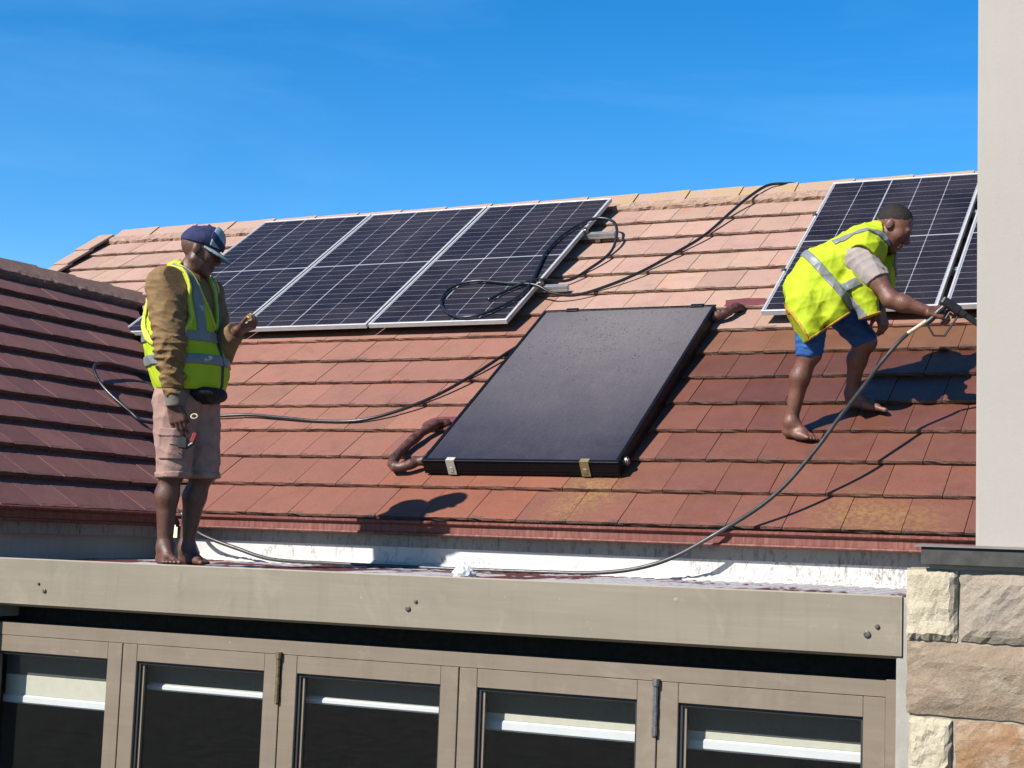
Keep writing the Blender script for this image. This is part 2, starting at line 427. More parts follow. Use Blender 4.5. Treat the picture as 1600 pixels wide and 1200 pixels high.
M['ground'] = simple('garden_ground', (0.10, 0.10, 0.06), 0.95, 0.35, 2.0, bump=0.5, bscale=20)

# ------------------------------------------------------------------ ground
g = MB().add([(-300, -300, -2.85), (300, -300, -2.85), (300, 300, -2.85), (-300, 300, -2.85)], [(0, 1, 2, 3)]).build('ground', M['ground'])
tag(g, kind='structure')

# ------------------------------------------------------------------ the house: roofs, gutters, walls
X0 = -1.15                                  # eave line of the left wing
TW = 1.856/(3.784-1.15); WA = math.atan(TW); CW, SW = math.cos(WA), math.sin(WA)
GW = 0.311
XR = -3.83                                  # wing ridge
SRIDGE = 4.93                               # main ridge, up the slope
XL, XE = -5.30, 5.40                        # left verge and right end of the main roof
house = empty('house', (1.0, 1.5, -2.85), 'brown concrete tiled house with steep roof and a lower left wing', 'house')
YR, ZR = SRIDGE*CPI, SRIDGE*SPI
roof_main = MB()
D = -0.055
a0, a1 = rp(XL+.02, 0.03, D), rp(XE, 0.03, D); b0, b1 = rp(XL+.02, SRIDGE-.02, D), rp(XE, SRIDGE-.02, D)
c0, c1 = Vector((XL+.02, 2*YR, -0.1)), Vector((XE, 2*YR, -0.1))
roof_main.add([a0, a1, b1, b0, c0, c1], [(0, 1, 2, 3), (3, 2, 5, 4), (0, 3, 4), (1, 5, 2)])
roof_main = roof_main.build('main_roof', M['deck'], house)
wing = MB()
zr = (X0-XR)*TW
YF = -1.62
e = 0.05
wing.add([(X0+.02-e*SW, YF+.05, -e*CW-.01), (X0+.02-e*SW, 3.1, -e*CW-.01), (XR, 3.1, zr-e), (XR, YF+.05, zr-e), (2*XR-X0, YF+.05, -.06), (2*XR-X0, 3.1, -.06)],
         [(0, 1, 2, 3), (3, 2, 5, 4), (0, 3, 4)])
wing_roof = wing.build('wing_roof', M['deck'], house)

NV = 9
tile_meshes = []
def make_tile(seed, w=0.2958, rough=0.65):
    r = random.Random(seed); n = 6; t = 0.027; L = G+0.055
    mb = MB(); sl = -t/G
    rows = []
    def row(y, z, jy, jz, jx=0.0):
        out = []
        for i in range(n+1):
            xx = w*i/n - w/2
            if 0 < i < n: xx += r.uniform(-jx, jx)
            yy = y + r.uniform(-jy, jy)
            out.append((xx, yy, z + sl*max(yy, 0) + r.uniform(-jz, jz)))
        return out
    back = [(w*i/n-w/2, L, sl*L) for i in (0, n)]
    bow = r.uniform(-.0008, .0008); tip = r.uniform(-.0015, .0015)
    rb = row(0.026, 0.0, 0.002, 0.0006); rc = row(0.0, -0.001, 0.0045*rough, 0.0026*rough, .008); rd = row(-0.001, -t*0.5, 0.006*rough, 0.003*rough, .008)
    re = row(0.004, -t*1.03, 0.004*rough, 0.002*rough)
    vs = back+rb+rc+rd+re
    vs = [(x, y+tip*x/w*2, z+bow*(1-(2*x/w)**2)+0.0) for x, y, z in vs]
    fs = [(0, 1) + tuple(2+n-i for i in range(n+1))]
    for k in range(3):
        o = 2+k*(n+1)
        for i in range(n): fs.append((o+i, o+i+1, o+n+1+i+1, o+n+1+i))
    vs += [(-w/2, L, sl*L-.02), (w/2, L, sl*L-.02)]
    q = len(vs)-2; N1 = n+1
    fs.append((0, 2, 2+N1, 2+2*N1, 2+3*N1, q)); fs.append((1, q+1, 2+3*N1+n, 2+2*N1+n, 2+N1+n, 2+n))
    mb.add(vs, fs)
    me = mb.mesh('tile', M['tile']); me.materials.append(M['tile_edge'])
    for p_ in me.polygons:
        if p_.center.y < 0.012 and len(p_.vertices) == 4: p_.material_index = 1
    return me
tile_meshes = [make_tile(100+i) for i in range(NV)]

def lerp(a, b, t): return tuple(a[i]*(1-t)+b[i]*t for i in range(3))
PALE, MID, LOW, WET = (0.60, 0.37, 0.275), (0.415, 0.182, 0.122), (0.335, 0.122, 0.075), (0.195, 0.067, 0.040)
def tile_colour(k, x):
    if k >= 9: c, w = PALE, 0.0
    elif k == 8: c, w = (PALE if x > 0.2 else lerp(PALE, MID, .55)), 0.0
    elif x > 1.2:
        c, w = [(lerp(LOW, WET, .2), .5), (lerp(LOW, WET, .25), .6), (lerp(LOW, WET, .4), .75), (lerp(LOW, WET, .55), .85), (lerp(LOW, WET, .7), .95), (WET, 1.0), ((0.31, 0.135, 0.065), .7), (PALE, .05)][k]
        if k < 7: t = min(1, max(0, (x-1.2)/1.2)); c = lerp(lerp(LOW, c, .5), c, t); w *= .5+.5*t
    else:
        c = lerp(LOW, MID, min(1, max(0, (k-.5)/3.5))); w = 0.12 if k > 2 else 0.2
        if x > 0.2 and k < 2: c = lerp(c, (0.40, 0.115, 0.05), .5)
    j = rnd.uniform(.955, 1.045)
    return (c[0]*j, c[1]*j*rnd.uniform(.97, 1.03), c[2]*j, min(1, w*rnd.uniform(.7, 1.2)))
PX, PW, PS, PL, PXR = -3.293, 1.147, 2.398, 2.317, 1.966       # solar panels
CX0, CX1, CS0, CS1 = 0.372, 1.624, 0.464, 2.53                  # collector
def hidden(x, s):
    """a main roof tile that nothing in the picture shows"""
    if x > 3.78: return True
    f = (s+.17)
    if s > PS-.05 and s+G < PS+PL-.1 and (PX+.1 < x-.15 and x+.15 < PX+3*PW-.15): return True
    if s > PS-.05 and s+G < PS+PL-.1 and x-.15 > PXR+.1: return True
    if s > CS0-.02 and s+G < CS1-.05 and x-.15 > CX0-.02 and x+.15 < CX1-.1: return True
    return False
def wing_z(x):
    return (X0-x)*TW if x > XR else zr-(XR-x)*TW
def cut_tile(me, W, pl_co, pl_no):
    """copy of a tile cut by a world plane, what lies in front of it removed"""
    bm = bmesh.new(); bm.from_mesh(me)
    inv = W.inverted(); co = inv @ pl_co; no = (inv.to_3x3() @ pl_no)
    bmesh.ops.bisect_plane(bm, geom=bm.verts[:]+bm.edges[:]+bm.faces[:], plane_co=co, plane_no=no, clear_outer=True)
    m2 = bpy.data.meshes.new('tile'); bm.to_mesh(m2); n = len(bm.faces); bm.free()
    for mm_ in (M['tile'], M['tile_edge'])[len(m2.materials):]: m2.materials.append(mm_)
    return m2 if n > 3 else None
VD = Vector((-TPI/TW, 1, 0)).normalized()          # plan direction of the valley, from (X0,0)
VN = Vector((VD.y, -VD.x, 0))                      # points to the main roof's side
stuff = MB()
stuff_cols = []
ntile = 0
BASE = 1.461
for k in range(14):
    off = BASE + 0.15*(k % 2)
    n0 = math.ceil((XL+.06-off)/.3)
    x = off+n0*.3+.15-.3
    first = True
    while x < XE:
        xx = x; sc = 1.0
        lo, hi = max(x-.15, XL+.04), min(x+.15, XE)
        x += .3
        if hi-lo < .06: continue
        xx = (lo+hi)/2; sc = (hi-lo)/.3
        s = k*G
        mid = rp(xx, s+G/2, 0)
        if xx < X0+.3 and mid.z < wing_z(xx)-.28: continue
        W = roofM(xx, s, rnd.uniform(-.0015, .002)) @ Matrix.Rotation(rnd.uniform(-.006, .006), 4, 'Z') @ Matrix.Diagonal((sc, 1, 1, 1))
        me = tile_meshes[rnd.randrange(NV)]
        side = (rp(xx, s)-Vector((X0, 0, 0))).dot(VN)
        if abs(side) < .6 and xx < X0+.3 and rp(xx, s+G).z < zr+.05:
            me = cut_tile(me, W, Vector((X0, 0, 0))+VN*.012, -VN)
            if me is None: continue
        if k == 13:
            pass
        if hidden(xx, s):
            b = len(stuff.v)
            stuff.v += [tuple(W @ v.co) for v in me.vertices]
            stuff.f += [tuple(i+b for i in p.vertices) for p in me.polygons]
        else:
            o = inst('tile', me, roof_main, W); o.color = tile_colour(k, xx); ntile += 1
o = stuff.build('covered_tiles', M['tile'], roof_main); o.color = (0.45, 0.22, 0.155, 0.1); o['kind'] = 'stuff'
# wing tiles
def wingM(y, s, h=0.0):
    m3 = Matrix(((0, -CW, SW), (1, 0, 0), (0, SW, CW))).to_4x4()
    m3.translation = Vector((X0-s*CW+h*SW, y, s*SW+h*CW))
    return m3
WROWS = 10
nw = 0
wst = MB()
for k in range(WROWS):
    s = -.03+k*GW
    y = YF+.15+.15*(k % 2)+.11
    while True:
        if y-.15 > 0.3 and (X0-s*CW) and (Vector((X0-s*CW, y-.15, 0))-Vector((X0, 0, 0))).dot(VN) > .1: break
        W = wingM(y, s, rnd.uniform(-.0015, .002)) @ Matrix.Rotation(rnd.uniform(-.006, .006), 4, 'Z') @ Matrix.Diagonal((1, 1, 1.5, 1))
        me = tile_meshes[rnd.randrange(NV)]
        side = (Vector((X0-s*CW, y, 0))-Vector((X0, 0, 0))).dot(VN)
        y += .3
        if side > -.75:
            me = cut_tile(me, W, Vector((X0, 0, 0))-VN*.02, VN)
            if me is None: continue
        j = rnd.uniform(.9, 1.1)
        if y-.3 < -2.3:
            b = len(wst.v)
            wst.v += [tuple(W @ v.co) for v in me.vertices]; wst.f += [tuple(i+b for i in p.vertices) for p in me.polygons]
            continue
        o = inst('tile', me, wing_roof, W); o.color = (0.285*j, 0.112*j, 0.086*j, 0.45*rnd.uniform(.6, 1.2)); nw += 1
o = wst.build('outlying_tiles', M['tile'], wing_roof); o.color = (0.285, 0.112, 0.086, .45); o['kind'] = 'stuff'
# valley lining
vt = Vector((XR, (X0-XR)*TW/TPI, zr))
v0 = Vector((X0+.1, -.1, -.06))
MB().add([v0+VN*.16+Vector((0, 0, .03)), v0-Vector((0, 0, .04)), v0-VN*.16+Vector((0, 0, .03)), vt+VN*.16-Vector((0, 0, .02)), vt-Vector((0, 0, .085)), vt-VN*.16-Vector((0, 0, .02))],
         [(0, 1, 4, 3), (1, 2, 5, 4)]).build('valley_lining', M['valley'], house)
# ridge tiles of the main roof: angled caps on rough mortar
def ridge_mesh(L, name, mat, wing=0.235, ang=PITCH, th=0.022, seed=1):
    r = random.Random(seed); mb = MB(); n = 5
    ca, sa = math.cos(ang), math.sin(ang)
    prof = [(-wing*ca, -wing*sa), (-.05*ca, -.05*sa+.012), (0, .016), (.05*ca, -.05*sa+.012), (wing*ca, -wing*sa)]
    outer = prof; inner = [(a, b-th/ca) for a, b in prof]
    vs = []
    for i in range(n+1):
        x = L*i/n-L/2
        lift = 0.010*(i/n)
        for a, b in outer: vs.append((x, a*(1+.02*i/n)+r.uniform(-.0015, .0015), b+lift+r.uniform(-.001, .001)))
        for a, b in reversed(inner): vs.append((x, a, b+lift))
    m_ = 10; fs = []
    for i in range(n):
        for k in range(m_):
            k2 = (k+1) % m_
            fs.append((i*m_+k, i*m_+k2, (i+1)*m_+k2, (i+1)*m_+k))
    fs += [tuple(range(m_-1, -1, -1)), tuple(n*m_+k for k in range(m_))]
    mb.add(vs, fs)
    return mb.mesh(name, mat)
rm = [ridge_mesh(.448, 'ridge_tile', M['ridge'], seed=i) for i in range(3)]
apex = rp(0, SRIDGE, 0.012)
x = XL+.38; i = 0
while x < XE:
    inst('ridge_tile', rm[i % 3], roof_main, Matrix.Translation((x, apex.y, apex.z)) @ Matrix.Rotation(rnd.uniform(-.006, .006), 4, 'Z'))
    x += .452; i += 1
def bedding(name, pts, w, h, parent, mat, seed=3, n=None):
    """a ragged strip of mortar along a polyline of (point, outward, up)"""
    r = random.Random(seed); mb = MB(); vs = []; fs = []
    for i, (p, out, u) in enumerate(pts):
        for a, b in ((-.03, -.03), (w*r.uniform(.5, 1.25), -.02), (w*r.uniform(.6, 1.1), h*r.uniform(.35, .75)), (.0, h*r.uniform(.8, 1.05)), (-.06, h)):
            vs.append(p+out*a+u*b)
    for i in range(len(pts)-1):
        for k in range(4): fs.append((i*5+k, i*5+k+1, (i+1)*5+k+1, (i+1)*5+k))
    return mb.add(vs, fs).build(name, mat, parent)
un = Vector((0, -SPI, CPI)); us = Vector((0, CPI, SPI))
bedding('ridge_mortar', [(rp(XL+.1+i*.035, SRIDGE-.225, -.02), -us, un) for i in range(int((XE-XL-.1)/.035))], .028, .045, roof_main, M['mortar'])
# left verge caps stepping down the gable
vm = MB()
vm.box((-.015, 0, -.10), (.012, .40, .03), ch=.004); vm.box((-.015, 0, .012), (.16, .40, .036), ch=.004)
vme = vm.mesh('verge_tile', M['ridge'])
for i in range(14):
    inst('verge_tile', vme, roof_main, roofM(XL-.01, i*G+.02, .02) @ Matrix.Rotation(-.045, 4, 'X'))
# wing ridge
wrm = [ridge_mesh(.448, 'ridge_tile', M['wridge'], .2, WA, seed=i+9) for i in range(3)]
y = YF+.2; i = 0
yend = zr/TPI+.28
while y < yend:
    inst('ridge_tile', wrm[i % 3], wing_roof, Matrix.Translation((XR, y, zr+.006)) @ Matrix.Rotation(math.pi/2+rnd.uniform(-.006, .006), 4, 'Z'))
    y += .452; i += 1
bedding('ridge_mortar', [(Vector((XR+.19*CW, YF+i*.04, zr-.19*SW-.03)), Vector((CW, 0, -SW)), Vector((SW, 0, CW))) for i in range(int((yend-YF)/.04))], .022, .045, wing_roof, M['wridge'], 5)
# a mortar fillet where the wing ridge dies into the main roof
fp = [(Vector((XR-.26+.085*i, zr/TPI+.22, zr+.02)), -us, un) for i in range(8)]
bedding('ridge_mortar', fp, .03, .05, wing_roof, M['wridge'], 11)
# gutters: a square trough with a bead at the lip
def gutter_profile(d=.088, h=.080):
    return [(0, 0), (-d+.014, 0), (-d-.002, .002), (-d-.006, .008), (-d-.004, .015), (-d+.008, .019), (-d+.010, h-.022), (-d-.004, h-.018), (-d-.012, h-.010), (-d-.012, h-.002), (-d-.004, h+.004), (-d+.006, h+.002), (-d+.015, h-.012), (-d+.016, .022), (-.004, .020), (-.004, h-.02), (0, h-.02)]
MB().prism([(a-.004, b-.108) for a, b in gutter_profile()], X0+.075, XE, 'X').build('gutter', M['gutter'], house)
MB().prism([(-a+X0-.036, b-.108) for a, b in gutter_profile()], YF+.04, -.11, 'Y').build('gutter', M['gutter'], house)
# boards under the gutters, walls
MB().box((X0+.02, -.006, -.176), (1.06, .05, -.105)).box((1.064, -.006, -.177), (XE, .05, -.105)).build('eave_board', M['eave_board'], house)
MB().box((X0-.14, YF, -.172), (X0-.02, .0, -.105)).build('eave_board', M['eave_board'], house)
MB().box((X0-.12, .002, -.46), (3.60, .3, -.174)).box((3.60, .002, -2.85), (XE-.1, .3, -.172)).build('wall', M['white_wall'], house)
MB().box((X0-.30, YF+.1, -2.85), (X0-.10, -1.42, -.168)).box((X0-.30, -1.42, -.62), (X0-.10, .018, -.168)).build('wing_wall', M['wing_wall'], house)
MB().add([(2*XR-X0+.1, YF+.1, -2.85), (X0-.30, YF+.1, -2.85), (X0-.30, YF+.1, -.1), (XR, YF+.1, zr-.1), (2*XR-X0+.1, YF+.1, -.1)], [(0, 1, 2, 3, 4)]).build('wing_gable_wall', M['wing_wall'], house)

# ------------------------------------------------------------------ sun room: flat roof, fascia, folding glazed doors
ST = 0.0045                                        # the whole front climbs a little to the right
YFA, YD = -1.50, -1.38
PX0, PX1 = -1.24, 3.56
def tilt(mb):
    mb.v = [(x, y, z+ST*(x-1.0)) for x, y, z in mb.v]; return mb
sunroom = empty('sun_room', (1.2, -.7, -2.85), 'sun room with beige fascia, flat painted sheet roof and folding glass doors', 'sun room')
NX, NY = 600, 14
vs, fs = [], []
for j in range(NY+1):
    yy = -1.475+1.505*j/NY
    for i in range(NX+1):
        xx = PX0+(PX1-PX0)*i/NX
        vs.append((xx, yy, -.309+.014*j/NY+.0085*math.sin(xx*2*math.pi/.076)+.002*math.sin(xx*5.1+yy*3)))
for j in range(NY):
    for i in range(NX):
        a = j*(NX+1)+i
        fs.append((a, a+1, a+NX+2, a+NX+1))
sm = MB().add(vs, fs)
roof_sheet = tilt(sm).build('roof_sheet', M['sheet'], sunroom, smooth=True)
# lumpy white waterproofing turned up against the wall and down over the front edge
def lump_strip(name, y0, y1, z0, z1, seed, mat):
    r = random.Random(seed); n = 260; mb = MB(); vs = []; fs = []
    for i in range(n+1):
        xx = X0+.04+(3.56-X0-.04)*i/n
        q = r.uniform(0, 1)
        vs += [(xx, y0-.015*q, z0-.01), (xx+r.uniform(-.005, .005), y0+.0+.01*q, z0+.012+.007*q), (xx, (y0+y1)/2+r.uniform(-.015, .015), (z0+z1)/2+.004*r.uniform(-1, 1)), (xx, y1, z1+.01*q)]
    for i in range(n):
        for k in range(3): fs.append((i*4+k, (i+1)*4+k, (i+1)*4+k+1, i*4+k+1))
    return tilt(mb.add(vs, fs)).build(name, mat, sunroom, smooth=True)
lump_strip('waterproofing', -.06, .000, -.296, -.262, 4, M['white_wall'])
fa = MB()
fa.prism([(YFA, -.527), (YFA+.025, -.540), (YFA+.03, -.300), (YFA+.004, -.291), (YFA, -.297)], PX0, PX1, 'X')
fascia = tilt(fa).build('fascia', M['fascia'], sunroom)
for (bx, bz, br) in ((-.841, -.427, .007), (-.800, -.461, .012), (1.380, -.409, .0085), (1.341, -.443, .013), (3.465, -.405, .0095), (3.425, -.437, .0145)):
    mb = MB().tube([(bx, YFA+.002, bz), (bx, YFA-.006, bz), (bx, YFA-.009, bz)], [br, br, br*.6], 10)
    mb.build('bolt', M['bolt'], fascia)
# recess added behind the fascia, painted black for its shade; head and jamb
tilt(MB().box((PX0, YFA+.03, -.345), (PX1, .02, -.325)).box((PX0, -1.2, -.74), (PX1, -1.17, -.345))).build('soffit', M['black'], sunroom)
EDG = [-1.332, -.3736, .5852, 1.5508, 2.5083, 3.4786]
tilt(MB().box((-1.36, YD, -.699), (3.4786, YD+.09, -.634)).box((-1.36, YD+.004, -2.85), (-1.334, YD+.09, -.699))).build('door_head', M['frame'], sunroom)
tilt(MB().box((3.480, YD-.03, -2.85), (3.535, YD+.10, -.628), ch=.003)).build('door_jamb', M['frame'], sunroom)
tilt(MB().box((3.537, YFA+.01, -2.85), (3.612, -1.2, -.30), ch=.004)).build('rendered_reveal', M['jamb'], sunroom)
for i in range(5):
    a, b = EDG[i]+.003, EDG[i+1]-.003
    zt, zb = -.702, -2.80
    st = .090
    ia, ib, izt, izb = a+st, b-st, -.786, -2.66
    d = MB()
    # stiles run through, rails butt between them, a hairline proud
    d.box((a, YD+.001, zb), (ia, YD+.055, zt), ch=.0025).box((ib, YD+.001, zb), (b, YD+.055, zt), ch=.0025)
    d.box((ia+.0006, YD+.0022, izt), (ib-.0006, YD+.054, zt), ch=.002).box((ia+.0006, YD+.0022, zb), (ib-.0006, YD+.054, izb), ch=.002)
    door = tilt(d).build('folding_door', M['frame'], sunroom)
    gk = MB()
    gk.box((ia+.0005, YD+.018, izb), (ia+.016, YD+.05, izt)).box((ib-.012, YD+.018, izb), (ib-.0005, YD+.05, izt)).box((ia+.016, YD+.018, izt-.014), (ib-.012, YD+.05, izt-.0005))
    tilt(gk).build('gasket', M['rubber'], door)
    bd = MB().box((ia+.016, YD+.030, izb), (ia+.030, YD+.048, izt-.014))
    tilt(bd).build('glazing_bead', M['frame'], door)
    tilt(MB().box((ia+.006, YD+.040, izb), (ib-.006, YD+.044, izt-.006))).build('glass_pane', M['glass'], door)
    if i in (2, 4):
        h = MB(); hx = EDG[i]; hz = -.69
        h.tube([(hx-.004, YD-.012, hz), (hx-.004, YD-.012, hz-.03)], .016, 10)
        zz = hz-.031
        for q in range(5):
            h.tube([(hx-.004, YD-.011, zz), (hx-.004, YD-.011, zz-.040)], .0095 if q % 2 else .0108, 10); zz -= .042
        h.box((hx-.022, YD-.005, zz-.004), (hx-.006, YD+.002, hz-.035))
        tilt(h).build('hinge', M['brass'] if i == 2 else M['steel'], door)
# the dark room behind the glass
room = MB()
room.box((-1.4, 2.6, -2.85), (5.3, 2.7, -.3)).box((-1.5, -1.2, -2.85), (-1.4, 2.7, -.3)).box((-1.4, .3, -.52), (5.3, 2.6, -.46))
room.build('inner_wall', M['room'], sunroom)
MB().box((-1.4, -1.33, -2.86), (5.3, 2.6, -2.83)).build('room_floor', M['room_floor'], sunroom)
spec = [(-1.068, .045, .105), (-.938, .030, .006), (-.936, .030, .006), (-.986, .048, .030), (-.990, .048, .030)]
words = ['leftmost glass door, hanging lowest', 'glass door second from the left', 'middle one of the five glass doors', 'glass door second from the stone pier', 'glass door next to the stone pier']
for i, (zb, bh, cv) in enumerate(spec):
    a, b = EDG[i]+.075, EDG[i+1]-.075
    bl = empty('roller_blind', ((a+b)/2, YD+.14, zb), 'cream roller blind with painted-in shade and white bottom bar behind the '+words[i], 'blind', 'roller blinds behind the glass doors')
    tilt(MB().box((a, YD+.136, zb+bh+cv), (b, YD+.140, -.70))).build('fabric', M['blind_shaded'], bl)  # upper part of the cream cloth, shade painted in
    tilt(MB().box((a, YD+.134, zb+bh), (b, YD+.142, zb+bh+cv), ch=.0015)).build('sunlit_fabric', M['blind'], bl)  # sunlit part of the same cloth, split off where the painted shade ends
    tilt(MB().box((a-.01, YD+.122, zb), (b+.01, YD+.148, zb+bh), ch=.008)).build('bottom_bar', M['bar'], bl)
    tilt(MB().tube([(a-.02, YD+.16, -.69), (b+.02, YD+.16, -.69)], .028, 12)).build('roller', M['bar'], bl)

# ------------------------------------------------------------------ pier on the right
pier = empty('plastered_pier', (4.2, -1.1, -.15), 'tall pale plastered pier rising past the right edge of the roof', 'pier')
MB().box((3.853, -1.6, -.10), (5.3, -.9, 4.6), ch=.012).build('shaft', M['plaster'], pier)
sp_ = empty('stone_clad_pier', (4.2, -1.3, -2.85), 'pier base clad in rough sandstone blocks under a dark metal capping', 'stone pier')
MB().box((3.612, -1.603, -2.85), (5.25, -.9, -.165)).build('mortar_core', M['pier_mortar'], sp_)
MB().box((3.682, -1.605, -.172), (5.26, -.92, -.100), ch=.004).build('plaster_course', M['plaster'], sp_)
cp_ = MB().prism([(-1.655, -.150), (-1.650, -.086), (-1.61, -.078), (-.9, -.075), (-.9, -.098), (-1.608, -.098), (-1.610, -.150)], 3.660, 5.3, 'X').build('capping', M['cap'], sp_)
MB().prism([(-1.663, -.0845), (-1.663, -.0815), (-1.61, -.074), (-1.59, -.074), (-1.59, -.0745), (-1.61, -.0772)], 3.636, 5.3, 'X').build('lip', M['cap_edge'], cp_)
def stone(x0, x1, z0, z1, mat, seed, depth=.05, chip=True):
    r = np.random.RandomState(seed); nx, nz = 14, 11
    ph = r.rand(6)*6.28; kx = r.randn(6)*9; kz = r.randn(6)*9
    vs = []; fs = []
    fa_, fb_, fc_ = r.rand()*.5+.25, r.randn()*.6, r.rand()*.5+.3
    for j in range(nz+1):
        for i in range(nx+1):
            u, w = i/nx, j/nz
            ex = min(u, 1-u, w*(z1-z0)/(x1-x0), (1-w)*(z1-z0)/(x1-x0))
            edge = min(1, ex*9)
            dsp = sum(math.sin(kx[q]*u*1.4+kz[q]*w*1.4+ph[q]) for q in range(6))/6
            facet = max(0, (u-fa_)*.9+(w-fc_)*fb_)*.04 - max(0, (w-.55)*.8-(u-.4)*fb_*.6)*.03
            yy = -1.585-depth*(.52+.40*edge)-edge*(dsp*.009+facet*.8)+r.uniform(-.0025, .0025)
            jx = r.uniform(-.004, .004) if 0 < i < nx else r.uniform(-.005, .003)*(1 if i else -1)
            jz = r.uniform(-.004, .004) if 0 < j < nz else r.uniform(-.005, .003)*(1 if j else -1)
            vs.append((x0+(x1-x0)*u+jx, yy, z0+(z1-z0)*w+jz))
    for j in range(nz):
        for i in range(nx):
            a = j*(nx+1)+i
            fs.append((a, a+1, a+nx+2, a+nx+1))
    ring = [i for i in range(nx+1)]+[(j)*(nx+1)+nx for j in range(1, nz+1)]+[nz*(nx+1)+i for i in range(nx-1, -1, -1)]+[j*(nx+1) for j in range(nz-1, 0, -1)]
    b = len(vs)
    for q in ring: vs.append((vs[q][0], -1.55, vs[q][2]))
    n = len(ring)
    for q in range(n): fs.append((ring[q], b+q, b+(q+1) % n, ring[(q+1) % n]))
    return MB().add(vs, fs).build('stone', mat, sp_)
SR = random.Random(12)
rows = [(-.440, -.170, [(3.597, 3.793, 'stone_cream'), (3.801, 4.13, 'stone_grey'), (4.138, 4.55, 'stone_tan'), (4.558, 5.25, 'stone_cream')]),
        (-.723, -.448, [(3.600, 4.20, 'stone_tan'), (4.208, 4.62, 'stone_cream'), (4.628, 5.25, 'stone_grey')]),
        (-.985, -.733, [(3.612, 3.772, 'stone_cream'), (3.784, 4.14, 'stone_rust'), (4.148, 4.70, 'stone_tan'), (4.708, 5.25, 'stone_cream')])]
z = -.993
while z > -2.8:
    hgt = SR.choice((.24, .27, .30)); x = 3.612; lst = []
    while x < 5.1:
        w = SR.choice((.17, .33, .48)); lst.append((x, min(x+w, 5.25), SR.choice(('stone_cream', 'stone_grey', 'stone_tan', 'stone_rust')))); x += w+.009
    rows.append((max(z-hgt, -2.85), z, lst)); z -= hgt+.009
for q, (za, zb2, lst) in enumerate(rows):
    for w_, (xa, xb, mm) in enumerate(lst): stone(xa, xb, za, zb2, M[mm], 31*q+w_+5)

# ------------------------------------------------------------------ solar panels on rails
PT, FH = 0.035, 0.10
def make_panel():
    w, l, t = 1.128, 2.302, PT
    fr = MB(); b = .014
    fr.box((0, 0, 0), (w, b, t), ch=.0015).box((0, l-b, 0), (w, l, t), ch=.0015)
    fr.box((0, b+.0005, 0), (b, l-b-.0005, t-.0006), ch=.0015).box((w-b, b+.0005, 0), (w, l-b-.0005, t-.0006), ch=.0015)
    lam = MB().box((b, b, t-.010), (w-b, l-b, t-.0045))
    cm = []
    gx = .0055
    cw = (w-2*b-.022-3*gx-.011)/5
    xs = []; x = b+.011
    for i in range(5):
        xs.append(x); x += cw+(.011 if i == 1 else gx)
    nr = 12; gy = .0052; midg = .019
    ch_ = ((l-2*b-.024-midg)/2-(nr-1)*gy)/nr
    ys = []
    for hlf in range(2):
        y = b+.012+hlf*((l-2*b-.024-midg)/2+midg)
        for k in range(nr): ys.append(y+k*(ch_+gy))
    c = .004
    cell = MB().prism([(c, 0), (cw-c, 0), (cw, c), (cw, ch_-c), (cw-c, ch_), (c, ch_), (0, ch_-c), (0, c)], 0, .0012, 'Z').mesh('cell', M['cell'])
    return fr.mesh('frame', M['alu']), lam.mesh('laminate', M['backsheet']), cell, [(x, y) for x in xs for y in ys]
pf, plm, pc, pxy = make_panel()
def place_panel(x, s, label, group):
    W = roofM(x, s, FH-PT)
    o = bpy.data.objects.new('solar_module', None); link(o, None, W); tag(o, label, 'solar panel', group)
    inst('frame', pf, o, W)
    la = inst('laminate', plm, o, W)
    for (cx, cy) in pxy: inst('cell', pc, la, W @ Matrix.Translation((cx, cy, PT-.0046)))
    return o
place_panel(PX, PS, 'left solar panel of the row of three, partly behind the man in the cap', 'solar panels in the row of three')
place_panel(PX+PW, PS, 'middle solar panel of the row of three', 'solar panels in the row of three')
place_panel(PX+2*PW, PS, 'right solar panel of the row of three, black hose lying over its corner', 'solar panels in the row of three')
place_panel(PXR, PS+.005, 'solar panel behind the bending man', 'solar panels by the pier')
place_panel(PXR+PW+.022, PS+.005, 'solar panel cut off by the plastered pier at the right edge', 'solar panels by the pier')
def rail(x0, x1, s, label, clampx):
    o = empty('mounting_rail', rp(x0, s, 0), label, 'rail', 'mounting rails under the solar panels')
    W = roofM(0, s, .018)
    MB().prism([(-.022, 0), (.022, 0), (.022, .016), (.016, .019), (.022, .022), (.022, .043), (.006, .043), (.006, .034), (-.006, .034), (-.006, .043), (-.022, .043), (-.022, .022), (-.016, .019), (-.022, .016)], x0, x1, 'X').build('bar', M['alu_raw'], o, world=W)
    for cx in clampx:
        MB().box((cx, -.025, .043), (cx+.018, .025, .085), ch=.002).box((cx-.012, -.022, .085), (cx+.012, .022, .0885)).tube([(cx+.006, 0, .07), (cx+.006, 0, .098)], .007, 8).build('end_clamp', M['steel'], o, world=W)
    xx = x0+.25
    while xx < x1-.1:
        MB().box((xx, -.02, -.03), (xx+.04, .02, 0.0)).build('roof_hook', M['steel'], o, world=W); xx += 1.1
rail(PX-.05, .375, 4.04, 'upper aluminium mounting rail poking out right of the row of three panels', [PX+3*PW-.018])
rail(PX-.05, .345, 3.045, 'lower aluminium mounting rail poking out right of the row of three panels', [PX+3*PW-.018])
rail(PXR+.02, 4.35, 4.04, 'upper aluminium mounting rail under the panels behind the bending man', [PXR-.002])
rail(PXR+.02, 4.35, 3.045, 'lower aluminium mounting rail under the panels behind the bending man', [PXR-.002])

